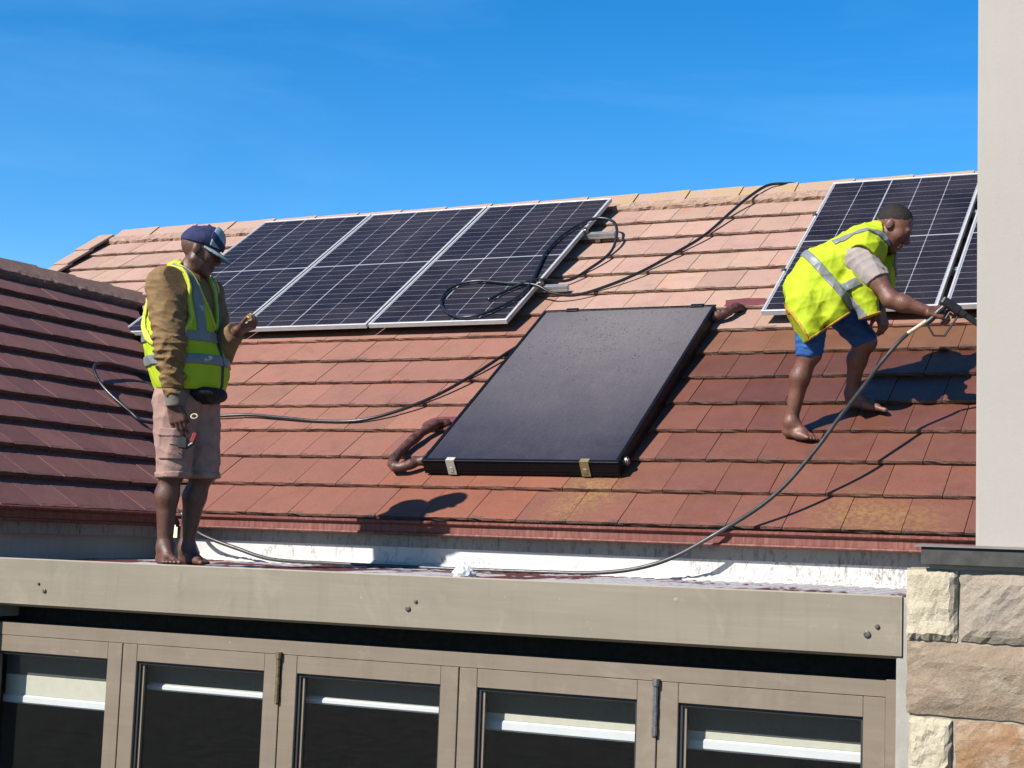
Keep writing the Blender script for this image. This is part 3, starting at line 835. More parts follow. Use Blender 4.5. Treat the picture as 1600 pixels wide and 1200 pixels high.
# ------------------------------------------------------------------ flat-plate solar water collector
col = empty('solar_collector', rp(CX0, CS0, 0), 'large black flat-plate solar water collector lying on the tiles', 'solar collector')
W = roofM(CX0, CS0, 0)
w, l, t = CX1-CX0, CS1-CS0, .098
fr = MB(); b = .020
for (a, c) in (((0, 0), (w, b)), ((0, l-b), (w, l))):
    fr.box((a[0], a[1], .004), (c[0], c[1], t-.012), ch=.003).box((a[0]-.003, a[1]-.003, t-.010), (c[0]+.003, c[1]+.003, t), ch=.002)
    yy = a[1]-.0025 if a[1] == 0 else c[1]-.0005
    fr.box((a[0]+.004, yy, .030), (c[0]-.004, yy+.003, .036))
for (a, c) in (((0, b+.0005), (b, l-b-.0005)), ((w-b, b+.0005), (w, l-b-.0005))):
    fr.box((a[0], a[1], .004), (c[0], c[1], t-.012), ch=.003).box((a[0]-(.003 if a[0] == 0 else 0), a[1], t-.0105), (c[0]+(.003 if a[0] > 0 else 0), c[1], t-.0005), ch=.002)
    xx = a[0]-.0025 if a[0] == 0 else c[0]-.0005
    fr.box((xx, a[1], .030), (xx+.003, c[1], .036))
fr.build('box_frame', M['black_metal'], col, world=W)
MB().box((b+.001, b+.001, t-.022), (w-b-.001, l-b-.001, t-.006)).build('glass', M['absorber'], col, world=W)
for cx, ym, mm in ((.163, 0, 'clip_cream'), (1.020, 0, 'clip_brass'), (.17, 1, 'black_metal'), (1.08, 1, 'black_metal')):
    k = MB()
    if ym == 0:
        k.box((cx, -.0065, .004), (cx+.055, -.0032, t+.002)).box((cx, -.0065, t+.0004), (cx+.055, .030, t+.003)).box((cx+.016, -.009, .02), (cx+.039, -.0066, .055), ch=.001)
    else:
        k.box((cx, l-.03, t+.0004), (cx+.09, l+.006, t+.008), ch=.002)
    k.build('clip', M[mm], col, world=W)
MB().tube([(w+.0, .09, .05), (w+.022, .09, .05), (w+.022, .09, .05), (w+.030, .09, .05)], [.026, .026, .02, .018], 12).build('end_plug', M['steel'], col, world=W)
def pipe(name, pts, r, label, mat):
    P = spline(pts, 8)
    rr = [r*(1+.07*math.sin(i*.61)+.06*math.sin(i*1.13+1)+.035*rnd.uniform(-1, 1)) for i in range(len(P))]
    return tag(MB().tube(P, rr, 12).build(name, mat, None, smooth=True), label, 'pipe')
pipe('insulated_pipe', [rp(.40, .545, .045), rp(.31, .535, .045), rp(.235, .475, .045), (rp(.165, .475, .045)), rp(.125, .545, .045), rp(.125, .70, .043), rp(.155, .90, .038), rp(.20, 1.02, .03), rp(.25, 1.08, .0)], .030,
     'brown lagged pipe bending out of the lower left collector corner', M['lagging'])
pipe('insulated_pipe', [rp(1.60, 2.45, .045), rp(1.66, 2.47, .045), rp(1.70, 2.53, .042), rp(1.73, 2.62, .03), rp(1.74, 2.68, -.01)], .033,
     'short brown lagged pipe at the upper right collector corner', M['lagging'])
def patch(x0, x1, s0, s1, label, seed):
    """a skin of flashing compound over one tile, following its slope"""
    r = random.Random(seed); n = 16; vs = []
    row = math.floor(s0/G+.02); t = .031
    def hh(s): return -t*(s-row*G)/G
    cx, cs = (x0+x1)/2, (s0+s1)/2
    vs.append(rp(cx, cs, hh(cs)+.006))
    for i in range(n):
        a = 2*math.pi*i/n
        q = 1+.12*r.uniform(-1, 1)
        px_ = cx+(x1-x0)/2*q*math.copysign(abs(math.cos(a))**.6, math.cos(a)); ps_ = max(row*G+.004, cs+(s1-s0)/2*q*math.copysign(abs(math.sin(a))**.6, math.sin(a)))
        vs.append(rp(px_, ps_, hh(ps_)+.003))
    fs = [(0, 1+i, 1+(i+1) % n) for i in range(n)]
    return tag(MB().add(vs, fs).build('flashing_patch', M['flashing'], None), label, 'flashing')
patch(.06, .44, 3*G+.006, 3*G+.185, 'dark red flashing patch above the lower left lagged pipe', 2)
patch(1.60, 1.94, 8*G+.006, 8*G+.165, 'brown flashing patch beside the upper right collector corner', 3)

# ------------------------------------------------------------------ hoses
def hose(name, pts, r, label, mat, n=9):
    return tag(MB().tube(spline(pts, n), r, 8).build(name, mat, None, smooth=True), label, 'hose')
GUN = Vector((3.36, .64, 1.165))
hose('water_hose', [(3.159, .632, 1.068), (3.119, .590, 1.016), (3.031, .520, .885), (2.965, .405, .745), (2.874, .243, .561), (2.797, .155, .418), (2.666, .042, .221), (2.539, -.040, .090), (2.37, -.128, -.035), (2.144, -.15, -.168), (1.93, -.16, -.240), (1.68, -.15, -.272), (1.38, -.14, -.279), (.95, -.15, -.283), (.4, -.17, -.284), (0.05, -.16, -.283), (-.35, -.12, -.276), (-.62, -.10, -.22), (-.84, -.122, -.155), (-.95, -.135, -.09), (-1.02, -.12, -.02)], .0115,
     'black pressure hose hanging from the spray gun down across the gutter and porch roof', M['hose_dusty'])
hose('water_hose', [rp(1.72, 5.3, -.30), rp(1.62, 5.06, -.04), rp(1.52, 4.93, .035), rp(1.40, 4.86, .055), rp(1.30, 4.66, .045), rp(1.222, 4.40, .030), rp(1.122, 3.97, .018), rp(.971, 3.62, .018), rp(.814, 3.32, .018), rp(.638, 3.10, .018), rp(.44, 2.95, .02), rp(.27, 2.915, .06), rp(.13, 2.95, .115), rp(-.12, 3.0, .118), rp(-.40, 3.06, .118), rp(-.56, 2.96, .118), rp(-.53, 2.70, .118), rp(-.33, 2.46, .122), rp(-.13, 2.42, .125), rp(.03, 2.62, .118), rp(.10, 2.86, .118), rp(.045, 3.22, .118), rp(-.02, 3.62, .118), rp(.02, 3.98, .118), rp(.16, 4.20, .12), rp(.33, 4.16, .10), rp(.42, 3.96, .06), rp(.44, 3.72, .02), rp(.38, 3.46, .016), rp(.27, 3.22, .02), rp(.10, 3.03, .118), rp(-.06, 2.86, .118), rp(-.14, 2.70, .12)], .0115,
     'black hose coming over the ridge and coiling on the right solar panel of three', M['hose'])
def roofh(s):
    """height of the tile tops below the front-edge plane"""
    return -.031*((s/G) % 1.0)
hose('water_hose', [rp(.46, 2.42, .012), rp(.36, 2.26, .014), rp(.26, 2.05, .012), rp(.15, 1.73, .016), rp(.0, 1.43, .016), rp(-.19, 1.225, .014), rp(-.42, 1.105, .01), rp(-.72, 1.10, .008), rp(-1.05, 1.145, .010), rp(-1.33, 1.18, .012), rp(-1.56, 1.165, .014), rp(-1.80, 1.15, .02), (-1.885, .77, .60), (-1.97, .63, .605), (-2.05, .607, .660), (-2.152, .594, .733), (-2.254, .596, .805), (-2.354, .622, .880), (-2.454, .679, .965), (-2.515, .767, 1.02), (-2.561, .921, 1.045), (-2.582, 1.119, 1.045), (-2.575, 1.28, 1.035), (-2.54, 1.45, 1.02), (-2.46, 1.62, 1.08)], .0115,
     'black hose crossing the tiles left of the collector and looping over the wing roof', M['hose'])
# crumpled bag on the porch roof
def crumple(name, c, sx, sy, sz, mat, label, cat, seed):
    bm = bmesh.new(); bmesh.ops.create_icosphere(bm, subdivisions=3, radius=1)
    r = np.random.RandomState(seed); K = r.randn(10, 3)*3.5; ph = r.rand(10)*6.28
    for v in bm.verts:
        p = np.array(v.co); q = 1+.10*sum(abs(math.sin(K[i]@p+ph[i])) for i in range(10))-.6
        z = max(p[2]*q, -.55)
        wd = 1.0-.45*max(0, z)
        v.co = (c[0]+p[0]*q*sx*wd, c[1]+p[1]*q*sy*wd, c[2]+(z+.55)*sz)
    mb = MB().add([v.co[:] for v in bm.verts], [[v.index for v in f.verts] for f in bm.faces]); bm.free()
    return tag(mb.build(name, mat, None), label, cat)
crumple('plastic_bag', (1.565, -1.40, -.296), .055, .045, .042, M['cloth_white'], 'crumpled white plastic bag on the edge of the porch roof', 'bag', 3)

# ------------------------------------------------------------------ people: one continuous skin each, clothes grown round the body
V3 = lambda *a: np.array(a, np.float32)
def cap(a, b, r1, r2=None):
    a, b = V3(*a), V3(*b); r2 = r1 if r2 is None else r2; ab = b-a; L2 = float(ab@ab)+1e-12
    def f(p):
        q = p-a; h = np.clip(q@ab/L2, 0, 1)
        return np.linalg.norm(q-h[:, None]*ab, axis=1)-(r1+(r2-r1)*h)
    return f
def ell(c, r, Rm=None):
    c, r = V3(*c), V3(*r)
    def f(p):
        q = p-c
        if Rm is not None: q = q @ Rm                      # columns of Rm are the ellipsoid's axes
        k0 = np.linalg.norm(q/r, axis=1); k1 = np.linalg.norm(q/(r*r), axis=1)+1e-9
        return k0*(k0-1)/k1
    return f
def smin(a, b, k):
    h = np.clip(.5+.5*(b-a)/k, 0, 1)
    return b+(a-b)*h-k*h*(1-h)
def union(prims, k=.03):
    def f(p):
        d = None
        for q in prims:
            kk = k
            if isinstance(q, tuple): q, kk = q
            e_ = q(p)
            d = e_ if d is None else smin(d, e_, kk)
        return d
    return f
def plane(c, n):
    """positive where p lies beyond c along n"""
    c, n = V3(*c), V3(*n); n = n/np.linalg.norm(n)
    return lambda p: (p-c)@n
def clip_(f, *planes):
    def g_(p):
        d = f(p)
        for q in planes: d = np.maximum(d, q(p))
        return d
    return g_
def less(f, *cuts):
    def g_(p):
        d = f(p)
        for q in cuts: d = np.maximum(d, -q(p))
        return d
    return g_
def grow(f, t): return lambda p: f(p)-t
def folds(f, amp, seed, freq=30, dirs=None, n=5, vary=None):
    r = np.random.RandomState(seed)
    Kv = r.randn(n, 3)*freq if dirs is None else np.array(dirs, float)
    Kv = Kv.astype(np.float32); ph = r.rand(len(Kv))*6.28; K2 = (r.randn(len(Kv), 3)*freq*.45).astype(np.float32)
    def g_(p):
        w = 0
        for i in range(len(Kv)):
            w = w+(1-np.abs(np.sin(p@Kv[i]+ph[i]+1.1*np.sin(p@K2[i]))))**1.6
        return f(p)-amp*(w/len(Kv)-.3)*2*(1 if vary is None else vary(p))
    return g_
def sdf_obj(name, fn, lo, hi, h, mat, parent, world):
    lo = np.array(lo, float); hi = np.array(hi, float); B = 8
    nb = np.ceil((hi-lo)/(h*B)).astype(int); n = nb*B
    ax = [lo[i]+h*np.arange(n[i]) for i in range(3)]
    cb = [lo[i]+h*(B*np.arange(nb[i])+(B-1)/2) for i in range(3)]
    C3 = np.stack(np.meshgrid(*cb, indexing='ij'), -1).reshape(-1, 3).astype(np.float32)
    dc = fn(C3)
    act = np.abs(dc) < B*h*.87*1.5+.01
    D_ = np.repeat(np.repeat(np.repeat(np.where(dc > 0, 1., -1.).reshape(nb), B, 0), B, 1), B, 2).astype(np.float32)
    off = np.stack(np.meshgrid(*[np.arange(B)]*3, indexing='ij'), -1).reshape(-1, 3)
    idx = np.stack(np.unravel_index(np.nonzero(act)[0], nb), -1)*B
    for q in range(0, len(idx), 400):
        ii = (idx[q:q+400, None, :]+off[None]).reshape(-1, 3)
        P = (lo+ii*h).astype(np.float32)
        D_[ii[:, 0], ii[:, 1], ii[:, 2]] = fn(P)
    s_ = D_ < 0
    # surface nets
    cs = np.zeros(np.array(n)-1, np.int8)
    corners = [(i, j, k) for i in (0, 1) for j in (0, 1) for k in (0, 1)]
    sl = lambda i, j, k: (slice(i, n[0]-1+i), slice(j, n[1]-1+j), slice(k, n[2]-1+k))
    for c in corners: cs += s_[sl(*c)]
    cells = np.nonzero((cs > 0) & (cs < 8)); ci = np.stack(cells, -1)
    vid = -np.ones(cs.shape, np.int64); vid[cells] = np.arange(len(ci))
    acc = np.zeros((len(ci), 3)); cnt = np.zeros(len(ci))
    for c in corners:
        for a in range(3):
            if c[a] == 1: continue
            c2 = list(c); c2[a] = 1
            d1 = D_[ci[:, 0]+c[0], ci[:, 1]+c[1], ci[:, 2]+c[2]]; d2 = D_[ci[:, 0]+c2[0], ci[:, 1]+c2[1], ci[:, 2]+c2[2]]
            x_ = (d1 < 0) != (d2 < 0)
            t = np.where(x_, d1/(d1-d2+1e-12), 0)
            pt = np.array(c, float)[None].repeat(len(ci), 0); pt[:, a] += t
            acc += pt*x_[:, None]; cnt += x_
    vs = lo+(ci+acc/cnt[:, None])*h
    fs = []
    for a in range(3):
        b, c = (a+1) % 3, (a+2) % 3
        sa = [slice(None)]*3; sb = [slice(None)]*3
        sa[a] = slice(0, n[a]-1); sb[a] = slice(1, n[a])
        e_ = s_[tuple(sa)] != s_[tuple(sb)]
        q = np.stack(np.nonzero(e_), -1)
        q = q[(q[:, b] > 0) & (q[:, c] > 0) & (q[:, b] < n[b]-1) & (q[:, c] < n[c]-1)]
        fl = s_[tuple(q.T)]
        def vv(db, dc_):
            t = q.copy(); t[:, b] += db; t[:, c] += dc_
            return vid[tuple(t.T)]
        quad = np.stack([vv(-1, -1), vv(0, -1), vv(0, 0), vv(-1, 0)], -1)
        quad[~fl] = quad[~fl][:, ::-1]
        fs.append(quad)
    fs = np.concatenate(fs); fs = fs[(fs >= 0).all(1)]
    me = bpy.data.meshes.new(name)
    me.vertices.add(len(vs)); me.vertices.foreach_set('co', vs.astype(np.float32).ravel())
    me.loops.add(len(fs)*4); me.loops.foreach_set('vertex_index', fs.ravel().astype(np.int32))
    me.polygons.add(len(fs)); me.polygons.foreach_set('loop_start', np.arange(0, len(fs)*4, 4, dtype=np.int32))
    me.update(calc_edges=True); me.validate()
    me.polygons.foreach_set('use_smooth', [True]*len(me.polygons))
    me.materials.append(mat)
    return link(bpy.data.objects.new(name, me), parent, world)

def fabric(name, c, rough=0.85, var=0.15, weave=350, bump=0.25, dirt=None):
    t = NT(name)
    col_ = t.mix(1.0, c, t.ramp(t.noise(18, 5, 0.6), [(0.3, 1-var), (0.7, 1+var*.5)]), 'MULTIPLY')
    if dirt: col_ = t.mix(t.ramp(t.noise(7, 5, 0.65), [(0.52, 0.0), (0.75, 0.55)]), col_, dirt)
    t.bump(t.math('ADD', t.noise(weave, 2), t.math('MULTIPLY', t.noise(60, 4, .6), 1.5)), bump, 0.003)
    return t.set(col_, rough, 0.0, 0.25)
def skin_material(name, a, b):
    t = NT(name)
    c = t.mix(t.ramp(t.noise(14, 5, 0.6), [(0.35, 0.0), (0.65, 1.0)]), a, b)
    c = t.mix(t.ramp(t.noise(55, 4, 0.7), [(0.5, 0.0), (0.75, 0.45)]), c, tuple(q*.55 for q in a))
    t.bump(t.math('ADD', t.noise(160, 4, 0.6), t.math('MULTIPLY', t.noise(28, 4, 0.6, (1, 1, .45)), 2.2)), 0.45, 0.004)
    return t.set(c, t.ramp(t.noise(40), [(0.3, 0.42), (0.7, 0.58)]), 0.0, 0.5)
M['skin1'] = skin_material('dark_skin', (0.135, 0.052, 0.031), (0.20, 0.084, 0.052))
M['skin2'] = skin_material('brown_skin', (0.185, 0.070, 0.042), (0.29, 0.120, 0.075))
M['hivis'] = fabric('high_visibility_fabric', (0.64, 0.80, 0.022), 0.75, 0.10, 500, 0.45)
M['reflective'] = fabric('reflective_tape', (0.30, 0.32, 0.315), 0.42, 0.10, 500, 0.1)
M['piping'] = fabric('orange_edge_tape', (0.75, 0.42, 0.05), 0.7, 0.1)
M['ypiping'] = fabric('yellow_edge_tape', (0.80, 0.82, 0.10), 0.7, 0.05)
M['jacket'] = fabric('tan_jacket_cloth', (0.34, 0.20, 0.085), 0.8, 0.30, 260, 0.7)
M['cuffs'] = fabric('grey_ribbed_cuff', (0.25, 0.215, 0.175), 0.9, 0.2)
M['shorts1'] = fabric('dusty_pink_shorts', (0.54, 0.33, 0.275), 0.9, 0.22, 260, 0.7)
M['pouch'] = fabric('black_pouch', (0.02, 0.018, 0.02), 0.7)
M['denim'] = fabric('navy_denim', (0.035, 0.045, 0.14), 0.85, 0.35, 260, 0.5)
M['capblue'] = fabric('pale_blue_cap_cloth', (0.42, 0.58, 0.66), 0.8, 0.1)
M['capdark'] = fabric('dark_blue_cap_print', (0.03, 0.06, 0.16), 0.8, 0.2)
M['tshirt'] = fabric('grey_tshirt', (0.52, 0.44, 0.41), 0.9, 0.12)
M['bluetights'] = fabric('blue_knee_shorts', (0.035, 0.14, 0.42), 0.8, 0.25, 200, 0.4)
M['hair'] = fabric('cropped_black_hair', (0.030, 0.019, 0.015), 0.7, 0.4, 500, 0.8)
M['eye'] = simple('eye_white', (0.55, 0.48, 0.42), 0.3)
M['yellow_plastic'] = simple('yellow_plastic', (0.75, 0.48, 0.06), 0.5, 0.2, 60)
M['tool_black'] = simple('black_plastic', (0.022, 0.022, 0.024), 0.45, 0.3, 30)
M['tool_red'] = simple('red_plastic', (0.35, 0.04, 0.035), 0.45)
M['cream_fitting'] = simple('cream_hose_fitting', (0.66, 0.55, 0.36), 0.5, 0.2, 40)

def frame(f, u=(0, 0, 1)):
    """columns forward, left, up"""
    f = np.array(f, float); f /= np.linalg.norm(f); u = np.array(u, float)
    l = np.cross(u, f); l /= np.linalg.norm(l); u = np.cross(f, l)
    return np.stack([f, l, u], 1)
def head_prims(c, Rm, s=1.0):
    c = np.array(c, float)
    w = lambda *p: tuple(c+Rm@(np.array(p)*s))
    E = lambda p, r: ell(w(*p), tuple(np.array(r)*s), Rm.astype(np.float32))
    out = [E((-.010, 0, .035), (.098, .076, .092)), (E((.030, 0, -.025), (.066, .060, .088)), .03)]
    for q in (-1, 1):
        out += [(cap(w(-.005, q*.05, -.055), w(.062, q*.016, -.100), .024*s, .022*s), .025), (E((.056, q*.040, -.018), (.030, .024, .028)), .02)]
    out += [(E((.070, 0, -.102), (.024, .028, .020)), .015)]
    out += [(cap(w(.086, -.036, .026), w(.086, .036, .026), .0125*s), .015)]
    socks = [E((.105, q*.031, .006), (.016, .017, .011)) for q in (-1, 1)]
    base = union(out, .02)
    f1 = lambda p: -smin(-base(p), np.minimum(socks[0](p), socks[1](p)), .012)
    feats = [(cap(w(.090, 0, .012), w(.112, 0, -.026), .009*s, .0145*s), .010), (cap(w(.100, -.015, -.034), w(.100, .015, -.034), .0105*s), .008),
             (E((.093, 0, -.060), (.015, .027, .0085)), .006), (E((.090, 0, -.076), (.015, .023, .0095)), .006)]
    for q in (-1, 1):
        feats += [(E((.084, q*.031, .006), (.012, .015, .009)), .004), (E((-.008, q*.079, -.004), (.021, .009, .028)), .008), (E((-.014, q*.084, .003), (.012, .006, .021)), .004)]
    return union([f1]+feats, .01), w
def hand_prims(wr, d, n, side, curl, L=1.0, spread=.0205, thumb=None):
    """wrist, finger direction, palm normal (away from the palm), thumb side sign; curl = list of bend per finger"""
    d = np.array(d, float); d /= np.linalg.norm(d); n = np.array(n, float); n -= d*(n@d); n /= np.linalg.norm(n)
    s = np.cross(d, n)*side                             # towards the thumb
    wr = np.array(wr, float)
    out = []
    for i in range(4):
        t = (1.5-i)*spread
        out.append((cap(tuple(wr+d*.01+s*t*.7), tuple(wr+d*.085*L+s*t), .0165, .0125), .014))
    base = [wr+d*(.092 if i in (1, 2) else .086)*L+s*(1.5-i)*spread for i in range(4)]
    ln = [.070, .080, .075, .058]
    for i in range(4):
        p = base[i]; a = 0
        seg = [ln[i]*.45, ln[i]*.32, ln[i]*.27]
        r_ = [.0100, .0090, .0082, .0072]
        for k in range(3):
            a += curl[i]*(1.0 if k else .8)
            q = p+(d*math.cos(a)-n*math.sin(a))*seg[k]*L
            out.append((cap(tuple(p), tuple(q), r_[k], r_[k+1]), .003)); p = q
    tb = wr+d*.025+s*.026
    td = (d*.62+s*.62-n*.48) if thumb is None else np.array(thumb, float)
    td /= np.linalg.norm(td)
    t2 = tb+td*.045; td2 = td*.75+d*.5-n*.25; td2 /= np.linalg.norm(td2)
    out += [(cap(tuple(tb), tuple(t2), .0155, .0115), .012), (cap(tuple(t2), tuple(t2+td2*.034), .0112, .009), .003)]
    return out
def foot_prims(ank, heel, toe, side):
    """toes fan out at the far end; side = which way the little toe lies"""
    ank, heel, toe = (np.array(q, float) for q in (ank, heel, toe))
    d = toe-heel; Lf = np.linalg.norm(d); d /= Lf
    up_ = np.array((0, 0, 1.)); s = np.cross(d, up_); s /= np.linalg.norm(s); u = np.cross(s, d)
    s = s*side
    P = lambda a, b, c: tuple(heel+d*a*Lf+s*b+u*c)
    out = [(cap(tuple(ank), P(.12, 0, .030), .037, .033), .03), (cap(tuple(ank+d*.012), P(.52, -.004, .040), .034, .026), .03),
           (cap(P(.08, 0, .028), P(.50, .006, .022), .031, .026), .02), (cap(P(.45, -.014, .024), P(.74, -.020, .020), .028, .023), .02), (cap(P(.42, .016, .020), P(.70, .026, .016), .024, .019), .02)]
    for i, (b0, b1, ln, r) in enumerate(((-.030, -.034, 1.0, .0135), (-.012, -.012, .985, .0098), (.003, .005, .95, .0094), (.018, .021, .905, .009), (.031, .036, .85, .0085))):
        out.append((cap(P(.74-.02*i, b0, .020), P(ln-.05, b1, .014), r, r), .006))
    return out

A_ = R(25.28)                                           # figures are laid out facing along the view, then turned
# ---- the man in the cap, standing on the porch roof
P1 = (-.105, -1.28, -.300)
W1 = Matrix.Translation(P1) @ Matrix.Rotation(A_, 4, 'Z')
man = bpy.data.objects.new('person', None); link(man, None, W1)
tag(man, 'barefoot person in cap, tan jacket, yellow vest and pink shorts standing on porch roof', 'person')
th = R(18); F1 = np.array((math.cos(th), -math.sin(th), 0)); S1 = np.array((-math.sin(th), -math.cos(th), 0))
RT1 = np.stack([F1, -S1, np.array((0, 0, 1.))], 1).astype(np.float32)
hipR, hipL = (-.085, -.085, .82), (.010, .075, .83)
kneR, kneL = (-.060, -.095, .470), (.066, .045, .470)
ankR, ankL = (-.083, -.055, .085), (-.004, .085, .085)
shR, shL = (-.128, -.172, 1.405), (.000, .172, 1.415)
elR, wrR = (-.078, -.232, 1.085), (-.044, -.205, .800)
elL, wrL = (.105, .055, 1.105), (.222, -.045, 1.205)
hc = (-.004, -.004, 1.622); Rh1 = frame((.95, .10, -.30))
hd1, hw1 = head_prims(hc, Rh1)
legs = []
for hp_, kn, an in ((hipR, kneR, ankR), (hipL, kneL, ankL)):
    hp_, kn, an = np.array(hp_), np.array(kn), np.array(an)
    mid = kn*.68+an*.32
    back = -F1*.016
    legs += [cap(hp_, kn, .088, .057), cap(kn, mid+back, .054, .058), cap(mid+back, an, .056, .036), ell(tuple(kn+F1*.02), (.045, .045, .05))]
body1 = legs+foot_prims(ankR, (-.108, -.012, 0), (-.002, -.205, 0), 1)+foot_prims(ankL, (-.030, .125, 0), (.135, -.030, 0), -1)
body1 += [ell((-.035, 0, .90), (.13, .16, .15), RT1), ell((-.06, 0, 1.22), (.12, .165, .24), RT1), cap(shR, shL, .065), (cap((-.085, 0, 1.42), (-.040, 0, 1.54), .066, .058), .04),
          cap(shR, elR, .055, .045), cap(elR, wrR, .045, .030), cap(shL, elL, .055, .045), cap(elL, wrL, .045, .030)]
body1 += hand_prims(wrR, (.26, .02, -.97), (-.10, -.98, 0), -1, [.30, .28, .30, .34], 1.0, thumb=(.55, .1, -.75))
body1 += hand_prims(wrL, (.90, -.25, .30), (.25, -.10, -.93), -1, [.85, .95, 1.0, 1.05], .95, thumb=(.5, -.75, .65))
bf = union(body1, .03)
full1 = clip_(lambda p: smin(bf(p), hd1(p), .02), plane((0, 0, .002), (0, 0, -1)))
b1 = sdf_obj('body', full1, (-.25, -.36, -.02), (.42, .26, 1.79), .0045, M['skin1'], man, W1)
# shorts
sh = union([cap(np.array(hipR)+(.015, 0, 0), (-.046, -.090, .38), .112, .084), (cap(np.array(hipL)+(.012, 0, 0), (.074, .045, .38), .112, .084), .012), (ell((-.030, 0, .87), (.138, .170, .13), RT1), .05)], .02)
sh = folds(sh, .0085, 4, dirs=[(26, 10, 5), (-30, 22, 9), (40, -8, -14), (14, 30, 22), (8, 5, 38)])
sdf_obj('shorts', clip_(sh, plane((0, 0, .437), (.06, 0, -1)), plane((0, 0, .98), (0, 0, 1))), (-.28, -.28, .42), (.26, .24, 1.0), .006, M['shorts1'], man, W1)
shell = lambda p, a, b: np.abs(sh(p)-a)-b
shorts_o = [o for o in man.children if o.name.startswith('shorts')][0]
sdf_obj('hem', lambda p: np.maximum(np.maximum(shell(p, -.001, .0048), p[:, 2]-.06*p[:, 0]-.470), .440+.06*p[:, 0]-p[:, 2]), (-.28, -.28, .42), (.26, .24, .52), .005, M['shorts1'], shorts_o, W1)
sdf_obj('pocket', lambda p: np.maximum(np.maximum(np.maximum(shell(p, .003, .0065), np.abs(p[:, 0]+.055)-.062), np.abs(p[:, 2]-.60)-.072), p[:, 1]+.06), (-.20, -.28, .50), (.08, .0, .70), .005, M['shorts1'], shorts_o, W1)
sdf_obj('pocket_flap', lambda p: np.maximum(np.maximum(np.maximum(shell(p, .008, .0065), np.abs(p[:, 0]+.055)-.066), np.abs(p[:, 2]-.662)-.022), p[:, 1]+.06), (-.20, -.28, .60), (.08, .0, .72), .005, M['shorts1'], shorts_o, W1)
# jacket
tor = [ell((-.055, 0, 1.20), (.150, .205, .30), RT1), ell((-.020, -.01, 1.00), (.168, .195, .20), RT1), (cap(np.array(shR)+(.015, .02, 0), np.array(shL)-(.01, .02, 0), .085), .05), (cap((-.085, 0, 1.42), (-.062, 0, 1.485), .082, .066), .04)]
torso = union(tor, .05)
sleeveR = folds(union([cap(shR, elR, .106, .078), cap(elR, np.array(wrR)+(0, 0, .035), .077, .053)], .03), .013, 8, dirs=[(14, 6, 52), (-20, 5, 46), (8, 12, 70), (26, -8, 40)], vary=lambda p: .42+np.clip((1.30-p[:, 2])/.25, 0, .9))
sleeveL = folds(union([cap(shL, elL, .105, .085), cap(elL, np.array(wrL)-(.02, -.02, .01), .084, .056)], .03), .007, 9, 28)
jk = clip_(union([folds(torso, .004, 3, 20), sleeveR, sleeveL], .02), plane((0, 0, .878), (0, 0, -1)))
jkc = lambda p: np.where(p[:, 2] < .878, np.minimum(sleeveR(p), 9.), jk(p))
jacket = sdf_obj('jacket', less(clip_(jkc, plane(tuple(np.array(wrR)+(0, 0, .042)), (.15, .05, -1)), plane(tuple(np.array(wrL)-(.02, 0, .0)), (.9, -.7, .55))), cap((-.05, 0, 1.47), (-.02, 0, 1.62), .052, .07)), (-.34, -.38, .80), (.32, .30, 1.56), .006, M['jacket'], man, W1)
sdf_obj('cuff', clip_(folds(cap(np.array(wrR)+(0, 0, .09), np.array(wrR)-(-.006, 0, .012), .060, .046), .002, 5, 60), plane(tuple(np.array(wrR)-(0, 0, .008)), (.1, .05, -1)), plane(tuple(np.array(wrR)+(0, 0, .062)), (-.1, 0, 1))), (-.15, -.32, .76), (.06, -.10, .92), .004, M['cuffs'], jacket, W1)
# vest
lat = lambda p: (p-V3(-.055, 0, 0))@S1.astype(np.float32)
fwd = lambda p: (p-V3(-.055, 0, 0))@F1.astype(np.float32)
vest0 = union([ell((-.072, 0, 1.19), (.190, .222, .31), RT1), ell((-.012, -.01, .985), (.188, .222, .23), RT1), (cap(np.array(shR)+(.02, .02, .01), np.array(shL)-(.015, .02, -.01), .098), .05), (cap((-.105, .0, 1.44), (-.110, 0, 1.505), .085, .070), .04)], .05)
vest0 = folds(vest0, .009, 12, 12)
def armhole(p):
    l_ = np.abs(lat(p)); z_ = p[:, 2]
    return np.maximum(np.maximum(.150+.10*np.clip((1.25-z_)/.2, 0, 1)-l_, 1.10-z_), -(1.62-z_))
def vneck(p):
    l_ = np.abs(lat(p)); z_ = p[:, 2]
    return np.maximum(np.maximum(l_-.085*np.clip((z_-1.20)/.20, -.2, 1.0), -fwd(p)-.015), 1.17-z_)
neckhole = cap((-.04, 0, 1.46), (-.01, 0, 1.65), .070, .085)
vcut = less(clip_(vest0, plane((0, 0, .884), (0, 0, -1))), armhole, vneck, neckhole)
lo1, hi1 = (-.36, -.32, .86), (.28, .30, 1.60)
vest = sdf_obj('vest', vcut, lo1, hi1, .006, M['hivis'], man, W1)
def band(fz, out=.004, half=.0065):
    def f(p):
        d = np.abs(vest0(p)-out*.5)-half
        d = np.maximum(d, fz(p)); return np.maximum(np.maximum(d, -armhole(p)), -vneck(p)-.004)
    return f
for zc, hw in ((1.150, .026), (1.030, .026)):
    sdf_obj('reflective_band', band(lambda p, zc=zc, hw=hw: np.abs(p[:, 2]-zc-.05*fwd(p))-hw), lo1, hi1, .005, M['reflective'], vest, W1)
for sg in (-1, 1):
    sdf_obj('reflective_band', band(lambda p, sg=sg: np.maximum(np.maximum(np.abs(sg*lat(p)-.105)-.024, 1.172-p[:, 2]), -fwd(p)-.05)), lo1, hi1, .005, M['reflective'], vest, W1)
